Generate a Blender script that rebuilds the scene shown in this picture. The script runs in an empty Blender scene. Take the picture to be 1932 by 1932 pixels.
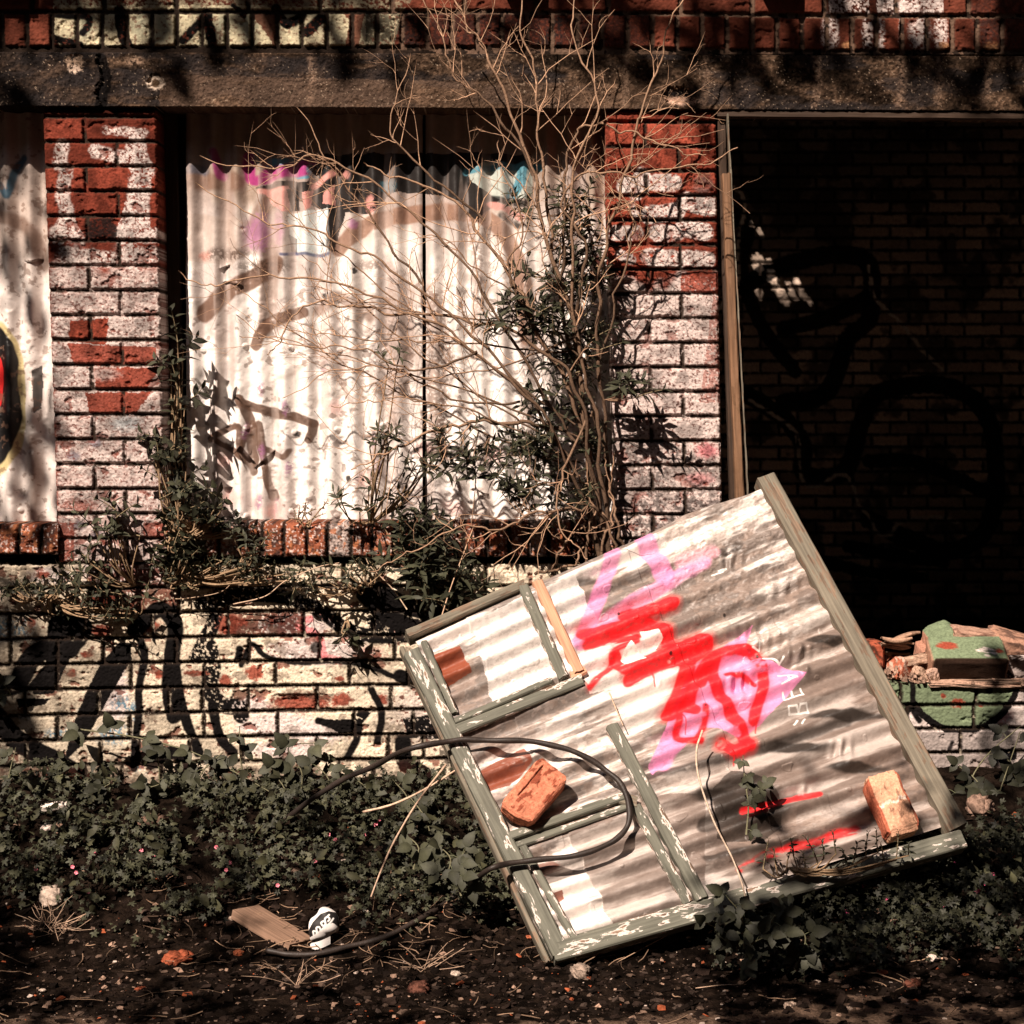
import bpy, math, random
import numpy as np
from mathutils import Matrix, Vector
random.seed(7); RNG = np.random.default_rng(11)
scn = bpy.context.scene
# ------------------------------------------------------------------ camera, world, sun
CAM = np.array([0.0, -6.0, 1.55]); PITCH = math.radians(3.5); F = 966/math.tan(math.radians(15))
cd = bpy.data.cameras.new('camera'); cam = bpy.data.objects.new('camera', cd); scn.collection.objects.link(cam)
cam.location = CAM; cam.rotation_euler = (math.radians(90)-PITCH, 0, 0)
cd.sensor_fit = 'HORIZONTAL'; cd.angle = math.radians(30); cd.clip_end = 500
scn.camera = cam
SUN_AZ, SUN_EL = math.radians(31), math.radians(45)      # from the left, behind the camera
w = bpy.data.worlds.new('World'); scn.world = w; w.use_nodes = True
sky = w.node_tree.nodes.new('ShaderNodeTexSky'); sky.sky_type = 'NISHITA'; sky.sun_disc = False
sky.sun_elevation = SUN_EL; sky.sun_rotation = math.radians(180)+SUN_AZ
bg = w.node_tree.nodes['Background']; bg.inputs['Strength'].default_value = 0.05
w.node_tree.links.new(sky.outputs[0], bg.inputs['Color'])
sl = bpy.data.lights.new('sun', 'SUN'); sl.energy = 5.0; sl.angle = math.radians(0.5); sl.color = (1, .84, .71)
so = bpy.data.objects.new('sun', sl); scn.collection.objects.link(so)
SDIR = Vector((math.sin(SUN_AZ)*math.cos(SUN_EL), math.cos(SUN_AZ)*math.cos(SUN_EL), -math.sin(SUN_EL)))
so.rotation_euler = SDIR.to_track_quat('-Z', 'Y').to_euler(); so.location = (-4, -6, 8)
scn.view_settings.view_transform = 'Standard'; scn.view_settings.look = 'None'
scn.view_settings.exposure = 0.75; scn.view_settings.gamma = 1
scn.cycles.max_bounces = 5; scn.cycles.diffuse_bounces = 2

# ------------------------------------------------------------------ maths: photo pixels (0..1932) <-> metres
UPV = np.array([0, math.sin(PITCH), math.cos(PITCH)]); FW = np.array([0, math.cos(PITCH), -math.sin(PITCH)])
def rays(px, py):
    px = np.asarray(px, float); py = np.asarray(py, float)
    a = (px-966)/F; b = (966-py)/F
    return np.stack([a+0*b, FW[1]+b*UPV[1], FW[2]+b*UPV[2]], -1)
def U(px, py, Y):
    """the point of the upright plane at depth Y that is seen at px, py"""
    d = rays(px, py); t = (np.asarray(Y)-CAM[1])/d[..., 1]
    return CAM+d*t[..., None]
def PR(P):
    q = np.asarray(P)-CAM; z = q@FW
    return 966+F*q[..., 0]/z, 966-F*(q@UPV)/z
T = RNG.random((256, 256))
def vn(x, y, s=0):
    x = np.asarray(x, float)+s*17.31; y = np.asarray(y, float)+s*7.77
    xi = np.floor(x).astype(int); yi = np.floor(y).astype(int); fx = x-xi; fy = y-yi
    fx = fx*fx*(3-2*fx); fy = fy*fy*(3-2*fy)
    a = T[xi % 256, yi % 256]; b = T[(xi+1) % 256, yi % 256]; c = T[xi % 256, (yi+1) % 256]; d = T[(xi+1) % 256, (yi+1) % 256]
    return (a*(1-fx)+b*fx)*(1-fy)+(c*(1-fx)+d*fx)*fy
def fbm(x, y, s=0, o=4):
    r = 0; a = .5; n = 0
    for i in range(o):
        r = r+a*vn(x*2**i, y*2**i, s+i*3); n += a; a *= .55
    return r/n
def ss(a, b, x):
    t = np.clip((x-a)/(b-a), 0, 1); return t*t*(3-2*t)
def spline(pts, n=8):
    p = np.array(pts, float)
    if len(p) < 3: return p
    q = np.vstack([2*p[0]-p[1], p, 2*p[-1]-p[-2]]); out = []
    for i in range(1, len(q)-2):
        for t in np.linspace(0, 1, n, endpoint=False):
            out.append(.5*((2*q[i])+(-q[i-1]+q[i+1])*t+(2*q[i-1]-5*q[i]+4*q[i+1]-q[i+2])*t*t+(-q[i-1]+3*q[i]-3*q[i+1]+q[i+2])*t**3))
    out.append(p[-1]); return np.array(out)
class Paint:
    """marks laid onto a surface, given where each of its points lies"""
    def __init__(s, X, Y, col, warp=2.0, ws=.12):
        s.X = X+(fbm(X*ws, Y*ws, 5, 3)-.5)*warp*2; s.Y = Y+(fbm(X*ws, Y*ws, 9, 3)-.5)*warp*2; s.c = col
        s.n = fbm(X*.25, Y*.25, 13, 3)
    def mix(s, m, col, a=1.0, peel=0):
        if peel: m = m*ss(peel-.06, peel+.06, s.n)
        m = (m*a)[..., None]; s.c[...] = s.c*(1-m)+np.array(col)*m
    def dist(s, pts):
        p = np.array(pts, float); D = np.full(s.X.shape, 1e9)
        for (a, b) in zip(p[:-1], p[1:]):
            d = b-a; L = max(d@d, 1e-9)
            t = np.clip(((s.X-a[0])*d[0]+(s.Y-a[1])*d[1])/L, 0, 1)
            D = np.minimum(D, np.hypot(s.X-a[0]-t*d[0], s.Y-a[1]-t*d[1]))
        return D
    def stroke(s, pts, wd, col, a=1.0, soft=1.5, peel=0, curve=True):
        p = np.array(pts, float)
        q = spline(p, 6) if curve else p
        x0, y0 = q.min(0)-wd-8; x1, y1 = q.max(0)+wd+8
        sel = (s.X > x0) & (s.X < x1) & (s.Y > y0) & (s.Y < y1)
        if not sel.any(): return
        sub = Paint.__new__(Paint); sub.X = s.X[sel]; sub.Y = s.Y[sel]; sub.n = s.n[sel]; sub.c = s.c[sel]
        sub.mix(1-ss(wd/2-soft, wd/2+soft, sub.dist(q)), col, a, peel); s.c[sel] = sub.c
    def poly(s, pts, col, a=1.0, peel=0):
        p = np.array(pts, float); m = np.zeros(s.X.shape, bool); j = len(p)-1
        for i in range(len(p)):
            c = ((p[i, 1] > s.Y) != (p[j, 1] > s.Y)) & (s.X < (p[j, 0]-p[i, 0])*(s.Y-p[i, 1])/(p[j, 1]-p[i, 1]+1e-12)+p[i, 0])
            m ^= c; j = i
        s.mix(m.astype(float), col, a, peel)
    def blob(s, cx, cy, rx, ry, col, a=1.0, soft=.3, peel=0):
        d = np.hypot((s.X-cx)/rx, (s.Y-cy)/ry); s.mix(1-ss(1-soft, 1+soft, d+(s.n-.5)*.8), col, a, peel)

# ------------------------------------------------------------------ mesh helpers
def mesh_obj(name, V, quads=None, tris=None, col=None, mat=None, parent=None, smooth=True, uv=None):
    V = np.asarray(V, np.float32).reshape(-1, 3)
    quads = np.zeros((0, 4), np.int32) if quads is None else np.asarray(quads, np.int32).reshape(-1, 4)
    tris = np.zeros((0, 3), np.int32) if tris is None else np.asarray(tris, np.int32).reshape(-1, 3)
    base = V.min(0)*.5+V.max(0)*.5; base[2] = V[:, 2].min()
    me = bpy.data.meshes.new(name); me.vertices.add(len(V)); me.vertices.foreach_set('co', (V-base).ravel())
    nl = quads.size+tris.size; me.loops.add(nl); me.loops.foreach_set('vertex_index', np.concatenate([quads.ravel(), tris.ravel()]))
    nf = len(quads)+len(tris); me.polygons.add(nf)
    st = np.concatenate([np.arange(len(quads))*4, len(quads)*4+np.arange(len(tris))*3]).astype(np.int32)
    me.polygons.foreach_set('loop_start', st)
    me.polygons.foreach_set('use_smooth', np.full(nf, smooth)); me.update(calc_edges=True)
    if col is not None:
        c = np.ones((len(V), 4), np.float32); c[:, :3] = np.asarray(col).reshape(-1, 3)
        at = me.color_attributes.new('Col', 'FLOAT_COLOR', 'POINT'); at.data.foreach_set('color', c.ravel())
    me.validate()
    if mat: me.materials.append(mat)
    o = bpy.data.objects.new(name, me); scn.collection.objects.link(o); o.location = base
    if parent: adopt(o, parent)
    return o
def adopt(o, parent):
    o.parent = parent; o.matrix_parent_inverse = Matrix.Translation(parent.location).inverted()
def thing(name, label, cat, loc=(0, 0, 0), group=None):
    e = bpy.data.objects.new(name, None); scn.collection.objects.link(e); e.location = loc; e.empty_display_size = .1
    return tag(e, label, cat, group)
def tag(o, label=None, cat=None, group=None, kind=None):
    if label: o['label'] = label
    if cat: o['category'] = cat
    if group: o['group'] = group
    if kind: o['kind'] = kind
    return o
class MB:
    def __init__(s): s.V = []; s.Q = []; s.T = []; s.C = []; s.n = 0
    def add(s, V, Q=None, T=None, col=(1, 1, 1)):
        V = np.asarray(V, float).reshape(-1, 3); s.V.append(V)
        if Q is not None and len(Q): s.Q.append(np.asarray(Q).reshape(-1, 4)+s.n)
        if T is not None and len(T): s.T.append(np.asarray(T).reshape(-1, 3)+s.n)
        c = np.asarray(col, float)
        s.C.append(np.broadcast_to(c, (len(V), 3)) if c.ndim == 1 else c.reshape(-1, 3)); s.n += len(V)
    def build(s, name, mat, parent=None, smooth=True):
        return mesh_obj(name, np.vstack(s.V), np.vstack(s.Q) if s.Q else None, np.vstack(s.T) if s.T else None, np.vstack(s.C), mat, parent, smooth)
def grid_quads(ny, nx, off=0):
    i = np.arange(ny*nx).reshape(ny, nx)
    return np.stack([i[:-1, :-1], i[1:, :-1], i[1:, 1:], i[:-1, 1:]], -1).reshape(-1, 4)+off
def tube(mb, pts, r, col, sides=5, flat=1.0):
    p = np.asarray(pts, float); n = len(p); r = np.broadcast_to(np.asarray(r, float), (n,))
    t = np.gradient(p, axis=0); t /= np.linalg.norm(t, axis=1)[:, None]+1e-9
    ref = np.where(np.abs(t[:, [1]]) > .9, np.array([[1., 0, 0]]), np.array([[0, 1., 0]]))
    a = np.cross(t, ref); a /= np.linalg.norm(a, axis=1)[:, None]+1e-9; b = np.cross(t, a)
    th = np.linspace(0, 2*math.pi, sides, endpoint=False)
    V = p[:, None]+r[:, None, None]*(np.cos(th)[None, :, None]*a[:, None]+flat*np.sin(th)[None, :, None]*b[:, None])
    i = np.arange(n*sides).reshape(n, sides); j = np.roll(i, -1, 1)
    Q = np.stack([i[:-1], j[:-1], j[1:], i[1:]], -1).reshape(-1, 4)
    c = np.asarray(col, float)
    if c.ndim == 2: c = np.repeat(c, sides, 0)
    mb.add(V, Q, [[k0, k1, k2] for k0, k1, k2 in [(0, s_, s_+1) for s_ in range(1, sides-1)]]+[[(n-1)*sides, (n-1)*sides+s_+1, (n-1)*sides+s_] for s_ in range(1, sides-1)], c)

# ------------------------------------------------------------------ materials
def nodes_of(name):
    m = bpy.data.materials.new(name); m.use_nodes = True; nt = m.node_tree
    return m, nt, nt.nodes['Principled BSDF']
def mat_col(name, rough=.85, var=.35, vs=60, bump=.3, bs=150, spec=.3, metal=0, dist=.003, trans=0):
    """colour held by the surface's own points, broken up by fine noise"""
    m, nt, b = nodes_of(name); N = nt.nodes.new; L = nt.links.new
    at = N('ShaderNodeAttribute'); at.attribute_name = 'Col'
    tc = N('ShaderNodeTexCoord'); no = N('ShaderNodeTexNoise'); no.inputs['Scale'].default_value = vs; no.inputs['Detail'].default_value = 6; no.inputs['Roughness'].default_value = .7
    L(tc.outputs['Object'], no.inputs['Vector'])
    mr = N('ShaderNodeMapRange'); mr.inputs[1].default_value = .3; mr.inputs[2].default_value = .7; mr.inputs[3].default_value = 1-var; mr.inputs[4].default_value = 1+var
    L(no.outputs[0], mr.inputs[0])
    mx = N('ShaderNodeVectorMath'); mx.operation = 'SCALE'; L(at.outputs['Color'], mx.inputs[0]); L(mr.outputs[0], mx.inputs['Scale'])
    L(mx.outputs[0], b.inputs['Base Color'])
    if bump:
        n2 = N('ShaderNodeTexNoise'); n2.inputs['Scale'].default_value = bs; n2.inputs['Detail'].default_value = 5; L(tc.outputs['Object'], n2.inputs['Vector'])
        bp = N('ShaderNodeBump'); bp.inputs['Strength'].default_value = bump; bp.inputs['Distance'].default_value = dist
        L(n2.outputs[0], bp.inputs['Height']); L(bp.outputs[0], b.inputs['Normal'])
    b.inputs['Roughness'].default_value = rough; b.inputs['Specular IOR Level'].default_value = spec; b.inputs['Metallic'].default_value = metal
    return m
def mat_wood(name, paint, primer, wood, bare=.5, prim=.55, grain=(3, 60, 60)):
    """grain along local x, paint peeled back to primer and to bare wood"""
    m, nt, b = nodes_of(name); N = nt.nodes.new; L = nt.links.new
    tc = N('ShaderNodeTexCoord'); mp = N('ShaderNodeMapping'); mp.inputs['Scale'].default_value = grain; L(tc.outputs['Object'], mp.inputs[0])
    g = N('ShaderNodeTexNoise'); g.inputs['Scale'].default_value = 2; g.inputs['Detail'].default_value = 6; L(mp.outputs[0], g.inputs[0])
    mp2 = N('ShaderNodeMapping'); mp2.inputs['Scale'].default_value = (11, 38, 38); L(tc.outputs['Object'], mp2.inputs[0])
    p = N('ShaderNodeTexNoise'); p.inputs['Scale'].default_value = 1; p.inputs['Detail'].default_value = 5; p.inputs['Roughness'].default_value = .6; L(mp2.outputs[0], p.inputs[0])
    def ramp(src, a, c):
        r = N('ShaderNodeMapRange'); r.inputs[1].default_value = a; r.inputs[2].default_value = c; L(src, r.inputs[0]); return r.outputs[0]
    def mix(f, a, c):
        x = N('ShaderNodeMix'); x.data_type = 'RGBA'; L(f, x.inputs[0])
        for k, v in ((6, a), (7, c)):
            if isinstance(v, tuple): x.inputs[k].default_value = (*v, 1)
            else: L(v, x.inputs[k])
        return x.outputs[2]
    wd = mix(ramp(g.outputs[0], .35, .65), tuple(v*.35 for v in wood), wood)
    pc = mix(ramp(g.outputs[0], .3, .7), tuple(v*.6 for v in paint), tuple(min(1, v*1.25) for v in paint))
    c1 = mix(ramp(p.outputs[0], prim, prim+.02), pc, primer)
    c2 = mix(ramp(p.outputs[0], bare, bare+.02), c1, wd)
    L(c2, b.inputs['Base Color']); b.inputs['Roughness'].default_value = .7; b.inputs['Specular IOR Level'].default_value = .25
    bp = N('ShaderNodeBump'); bp.inputs['Strength'].default_value = .6; bp.inputs['Distance'].default_value = .003; L(g.outputs[0], bp.inputs['Height']); L(bp.outputs[0], b.inputs['Normal'])
    return m
M_BRICK = mat_col('painted_brick', .9, .28, 60, .5, 160, .06)
M_CONC = mat_col('weathered_concrete', .95, .4, 70, .9, 130, .05, dist=.006)
M_SHEET = mat_col('painted_corrugated_iron', .5, .12, 60, .25, 90, .5)
M_SOIL = mat_col('soil', .95, .6, 80, 1, 160, .02, dist=.008)
M_LEAF = mat_col('leaf', .6, .3, 40, .3, 80, .25)
M_TWIG = mat_col('dry_bark', .8, .4, 120, .5, 200, .2)
M_STONE = mat_col('stone', .95, .4, 120, .6, 250, .05)
M_PLAIN = mat_col('plain_matt', .6, .15, 80, .1, 200, .4)
M_RUBBER = mat_col('rubber', .55, .3, 80, .3, 200, .4)
M_FRAME = mat_wood('peeling_green_paint', (.15, .148, .118), (.70, .62, .56), (.30, .2, .14), .605, .562)
M_FRAME2 = mat_wood('worn_green_paint', (.19, .165, .125), (.5, .42, .35), (.26, .18, .125), .54, .585)
M_RAW = mat_wood('orange_raw_timber', (.62, .32, .2), (.5, .3, .2), (.5, .25, .14), .9, .95)
M_POST = mat_wood('weathered_post', (.21, .115, .065), (.5, .35, .2), (.2, .11, .06), .6, .66)
M_DARKW = mat_wood('dark_timber', (.05, .03, .02), (.06, .04, .03), (.04, .03, .02), .9, .95)

# colours
CREAM = np.array([.82, .70, .54]); PINKW = np.array([.74, .63, .59]); RED = np.array([.235, .050, .030]); DRED = np.array([.11, .03, .018])
BLACK = np.array([.006, .005, .005]); WHITE = np.array([.85, .8, .76]); MORTAR = np.array([.018, .012, .009]); BLUE = np.array([.06, .17, .25])
GREEN = np.array([.15, .19, .115])

# ------------------------------------------------------------------ brickwork as a relief
def brick_relief(X, Yp, lines, joints, seed=0, mort=3.0, deep=.011, rough=1.0, lump=.004):
    """lines(X,Yp)->(course number, px from the course's top, course height); joints(course, X)->(brick number, distance to the nearer joint)"""
    k, yy, ch = lines(X, Yp); b, dj = joints(k, X)
    wob = (fbm(X*.12, Yp*.12, seed, 3)-.5)*3.2+(fbm(X*.5, Yp*.5, seed+2, 2)-.5)*2.0*rough
    d = np.minimum(dj, np.minimum(yy, ch-yy))-mort+wob
    face = ss(-1.0, 3.2, d)
    h = T[(k*37+b*11+seed) % 256, (k*5+b*71) % 256]
    h2 = T[(k*13+b*29+seed+9) % 256, (k*59+b*3) % 256]
    chip = ss(.60, .75, fbm(X*.045, Yp*.06, seed+31, 4))*.006*rough
    H = -deep*(1-face)+face*(h-.5)*lump-face*chip+(fbm(X*.3, Yp*.3, seed+7, 4)-.5)*.0045*rough
    return H, face, h, h2, chip
def relief_mesh(name, X, Yp, Yd, H, col, mat, parent, back=.2):
    P = U(X, Yp, np.full(X.shape, Yd)); P[..., 1] -= H
    ny, nx = X.shape
    P = np.pad(P, ((1, 1), (1, 1), (0, 0)), mode='edge'); col = np.pad(col, ((1, 1), (1, 1), (0, 0)), mode='edge')
    P[0, :, 1] = P[-1, :, 1] = Yd+back; P[:, 0, 1] = P[:, -1, 1] = Yd+back
    Q = grid_quads(ny+2, nx+2)
    return mesh_obj(name, P, Q, None, col.reshape(-1, 3), mat, parent)
def gridpx(x0, x1, y0, y1, s):
    return np.meshgrid(np.arange(x0, x1+.01, s), np.arange(y0, y1+.01, s))
def seq_joints(edges_by_course, wid):
    def f(k, X):
        b = np.zeros(X.shape, int); dj = np.full(X.shape, 99.)
        for kk in np.unique(k):
            e = edges_by_course(int(kk)); m = k == kk; x = X[m]
            i = np.searchsorted(e, x); lo = e[np.clip(i-1, 0, len(e)-1)]; hi = e[np.clip(i, 0, len(e)-1)]
            b[m] = i; dj[m] = np.minimum(np.abs(x-lo), np.abs(hi-x))
        return b, dj
    return f

bld = thing('derelict_building', 'derelict brick building front with graffiti, concrete lintel, boarded window and open doorway', 'building', (0, .3, .2))

# --- wall under the window and broken low wall by the doorway
def low_lines(X, Y):
    y0 = 1111-5*np.clip(X/550, 0, 1); sp = 48-3*X/1700
    v = (Y-y0)/sp; k = np.floor(v).astype(int); return k+20, (v-np.floor(v))*sp, sp
def low_edges(k):
    r = np.random.default_rng(k*7+3); x = -400-r.random()*100; e = [x]
    table = {20: [100, 170, 338, 430, 560, 712], 21: [18, 160, 288, 430, 573, 640, 705, 800], 22: [20, 108, 195, 332, 470, 603, 745, 840],
             23: [-60, 108, 247, 385, 520, 660, 770], 24: [46, 186, 320, 382, 468, 598, 738, 820], 25: [-30, 108, 245, 385, 524, 668, 780],
             26: [50, 190, 262, 358, 458, 598, 733, 800], 27: [22, 160, 230, 305, 400, 500, 570, 640, 705, 790], 28: [-60, 60, 200, 330, 470, 600, 740]}
    if k in table:
        t = table[k]; pre = list(np.arange(t[0]-138*4, t[0]-10, 138)); x = t[-1]; e = pre+t
    while x < 2300:
        x += (132 if r.random() < .6 else 68)+r.uniform(-2, 2); e.append(x)
    return np.array(sorted(e))
R_EDGE = {24: [1500, 1634, 1700, 1842, 1980], 25: [1560, 1690, 1712, 1838, 1990], 26: [1520, 1660, 1813, 1950], 27: [1600, 1740, 1880, 2010]}
def low_edges2(k):
    e = list(low_edges(k)); k2 = k
    if k2 in R_EDGE: e = [v for v in e if v < 1450]+R_EDGE[k2]+[2120, 2260]
    return np.array(sorted(e))
def flaky(p, X, Y, base, h, h2, face, chip, seed=0):
    pass
def low_colour(X, Y, face, h, h2, chip):
    n1 = fbm(X*.02, Y*.03, 41, 4); n2 = fbm(X*.13, Y*.13, 43, 4)
    c = np.ones(X.shape+(3,))*CREAM*(1-.12*h[..., None])
    p = Paint(X, Y, c, 1.6)
    # grey-pink roller band and patches
    p.blob(560, 1180, 70, 24, PINKW*.8, 1, .3); p.blob(600, 1228, 95, 26, PINKW*.85, 1, .3); p.blob(520, 1370, 75, 26, PINKW*.95, 1, .3)
    p.blob(470, 1330, 40, 16, PINKW*.85, 1, .3); p.blob(600, 1380, 60, 22, PINKW, 1, .3); p.blob(245, 1075, 90, 40, PINKW, 1, .2); p.blob(540, 1415, 70, 16, PINKW, 1, .3)
    p.blob(215, 1310, 26, 60, PINKW*1.05, 1, .3); p.blob(95, 1085, 40, 16, PINKW, 1, .3); p.blob(820, 1340, 90, 60, PINKW*.8, .7, .5)
    for x_, y_, rx, ry in ((10, 1185, 22, 22), (45, 1185, 22, 22), (230, 1330, 22, 22), (215, 1385, 35, 22), (120, 1385, 40, 12), (160, 1345, 14, 12), (270, 1440, 26, 20), (80, 1475, 30, 12), (255, 1345, 14, 20), (40, 1270, 14, 16)):
        p.blob(x_, y_, rx, ry, BLUE*1.5, .85, .5, .5)
    # red chips
    for x_, y_, rx, ry in ((275, 1180, 28, 14), (60, 1175, 8, 10), (135, 1270, 9, 8), (300, 1273, 10, 8), (370, 1270, 25, 6), (425, 1285, 12, 14), (190, 1190, 22, 12), (165, 1235, 12, 6), (480, 1270, 16, 14), (640, 1280, 10, 5), (430, 1180, 25, 22), (80, 1085, 14, 7), (460, 1175, 10, 8), (570, 1325, 60, 18), (645, 1320, 20, 12), (720, 1320, 12, 10), (200, 1130, 30, 14), (170, 1475, 30, 14)):
        p.blob(x_, y_, rx, ry, RED*(1.1+.4*T[int(x_) % 256, 3]), .95, .25)
    # pink marks
    PK = np.array([.78, .22, .24])
    p.stroke([(585, 1168), (562, 1180), (600, 1200), (612, 1240)], 14, PK, .8); p.stroke([(610, 1240), (640, 1245)], 14, PK*1.05, .6); p.stroke([(735, 1180), (760, 1200)], 8, PK, .7)
    p.blob(700, 1235, 30, 14, PK*.7, .6, .6, .45)
    # loose brick faces where all the paint has gone
    m = (h > .965) & (X < 860); p.mix(m.astype(float)*.9, RED*.55, 1, .36)
    # flaking everywhere
    fl = ss(.64, .68, n2)*ss(.48, .62, n1); p.mix(fl, RED*.5, .9); p.mix(ss(.0032, .005, chip), RED*.8, .8)
    spk = ss(.74, .78, fbm(X*.4, Y*.4, 55, 2)); p.mix(spk, RED*.35, .5); dr = fbm(X*.012, Y*.02, 66, 4)
    p.c *= (1-.38*ss(.42, .62, dr))[..., None]*(1-.35*ss(520, 60, X))[..., None]; p.mix(ss(.60, .66, fbm(X*.035, Y*.05, 68, 4)), np.array([.10, .07, .05]), .55)  # grime blotches; the darkening toward the left end is shade put into the colour
    # black letters
    K = BLACK
    p.stroke([(-20, 1290), (30, 1290), (60, 1240), (105, 1215), (110, 1180), (130, 1160)], 40, K); p.poly([(48, 1300), (118, 1212), (140, 1200), (95, 1310)], K)
    p.stroke([(125, 1175), (150, 1185), (128, 1220)], 48, K); p.poly([(112, 1170), (150, 1165), (150, 1205), (128, 1250), (100, 1310), (60, 1310), (90, 1240)], K)
    p.poly([(225, 1212), (248, 1214), (248, 1245), (215, 1300), (185, 1355), (160, 1400), (120, 1440), (128, 1405), (142, 1355), (165, 1300), (190, 1250)], K)
    p.stroke([(262, 1200), (272, 1240), (262, 1300), (262, 1345), (255, 1400), (252, 1450)], 15, K)
    p.stroke([(255, 1190), (300, 1150), (330, 1180), (325, 1230), (320, 1300), (328, 1350)], 31, K)
    p.stroke([(330, 1150), (331, 1250), (340, 1320), (355, 1370), (375, 1420)], 19, K)
    p.stroke([(-10, 1350), (30, 1395), (70, 1420), (110, 1440), (160, 1475)], 40, K); p.poly([(30, 1318), (95, 1318), (85, 1330), (35, 1335)], K)
    p.stroke([(395, 1220), (402, 1260), (395, 1300), (420, 1330), (450, 1335), (455, 1350)], 31, K, peel=.36)
    p.stroke([(380, 1140), (440, 1125), (530, 1125), (600, 1150), (650, 1185), (700, 1200), (780, 1195), (850, 1150)], 28, K, peel=.3)
    p.stroke([(700, 1110), (760, 1140), (800, 1150), (860, 1150)], 36, K); p.stroke([(420, 1110), (400, 1180), (370, 1240)], 28, K, peel=.4)
    p.poly([(690, 1165), (790, 1168), (860, 1190), (860, 1230), (790, 1200), (700, 1205)], K, 1, .35)
    p.stroke([(455, 1255), (470, 1220), (480, 1218), (505, 1240), (560, 1250), (640, 1248), (700, 1260), (770, 1285), (850, 1290)], 10, K)
    p.stroke([(690, 1120), (740, 1168), (800, 1190), (860, 1180)], 36, K); p.stroke([(835, 1260), (800, 1290), (755, 1275)], 26, K); p.stroke([(700, 1300), (720, 1345), (712, 1400)], 14, K)
    p.stroke([(452, 1225), (448, 1245)], 14, K); p.stroke([(468, 1235), (466, 1250)], 9, K); p.blob(597, 1220, 11, 13, K, .9, .25)
    p.stroke([(450, 1190), (500, 1180), (550, 1185)], 16, K*3, .45, 8)
    p.stroke([(600, 1360), (640, 1370), (675, 1365), (672, 1395), (655, 1430)], 14, K, 1); p.poly([(605, 1358), (690, 1356), (672, 1382), (640, 1385)], K)
    p.poly([(760, 1355), (900, 1340), (900, 1400), (770, 1392)], K, 1, .3); p.stroke([(760, 1400), (765, 1440), (800, 1460)], 31, K); p.poly([(680, 1335), (700, 1345), (690, 1358), (670, 1350)], K)
    p.stroke([(285, 1440), (330, 1420), (350, 1450)], 26, K); p.stroke([(400, 1330), (415, 1390), (440, 1420)], 19, K, 1); p.poly([(830, 1300), (1300, 1300), (1300, 1520), (830, 1520)], K*4, .8, .4)
    # right wall: green bubbles with black outline on pinkish white
    rt = (X > 1480).astype(float); p.mix(rt, PINKW*.8); n3 = fbm(X*.08, Y*.08, 77, 3)
    p.mix(rt*(Y > 1380), PINKW*.42); p.stroke([(1800, 1355), (1900, 1345), (1960, 1350)], 6, BLACK*6, .5)
    p.blob(1880, 1352, 30, 14, np.array([.6, .2, .2]), .7, .5, .45)
    d1 = np.hypot((p.X-1643)/1.0, (p.Y-1290)/1.05); d2 = np.hypot((p.X-1815)/1.02, (p.Y-1262)/1.1)
    p.mix((d1 < 92)*rt*(Y < 1378), BLACK); p.mix((d2 < 113)*rt*(Y < 1382), BLACK)
    p.mix((d1 < 80)*rt*(X < 1722), GREEN); p.mix((d2 < 101)*rt, GREEN)
    p.stroke([(1722, 1285), (1724, 1340), (1735, 1360)], 11, BLACK); p.stroke([(1867, 1290), (1867, 1304)], 13, BLACK)
    for x_, y_, rx, ry in ((1806, 1327, 16, 9), (1779, 1312, 5, 5), (1700, 1345, 9, 6), (1852, 1330, 8, 4), (1712, 1388, 10, 7), (1660, 1345, 6, 7)): p.blob(x_, y_, rx, ry, RED*.9, 1, .2)
    p.stroke([(1797, 1400), (1790, 1418)], 8, BLACK*5); p.poly([(1835, 1390), (1890, 1390), (1882, 1425), (1865, 1425)], PINKW*.25, .8)
    foot_tone = ss(1420, 1500, Y+(n1-.5)*80); p.mix(foot_tone, DRED*.4, .85)  # wall turns darker red toward its foot
    mm = (1-face); p.mix(mm, MORTAR*(1), 1); p.mix(mm*ss(.66, .72, n2), CREAM*.5, .5)
    return p.c
for (xa, xb, ya, yb, ed, nm) in ((-160, 1366, 1062, 1570, low_edges, 'lower_brick_wall'), (1366.4, 2120, 1290, 1570, low_edges2, 'broken_low_wall')):
    X, Yp = gridpx(xa, xb, ya, yb, 1.5)
    H, face, h, h2, chip = brick_relief(X, Yp, low_lines, seq_joints(ed, 0), 1, mort=2.5, rough=1.2)
    if nm == 'lower_brick_wall': H -= ss(.5, 1, 1-np.abs(((X-570)/72))**4)*ss(.5, 1, 1-np.abs((Yp-1325)/21)**4)*(.004+.010*fbm(X*.06, Yp*.12, 3, 4))
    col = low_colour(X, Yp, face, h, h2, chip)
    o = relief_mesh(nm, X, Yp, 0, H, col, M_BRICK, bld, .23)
    if nm == 'broken_low_wall': o['label'] = 'low broken wall with green bubble graffiti under the doorway'

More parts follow.
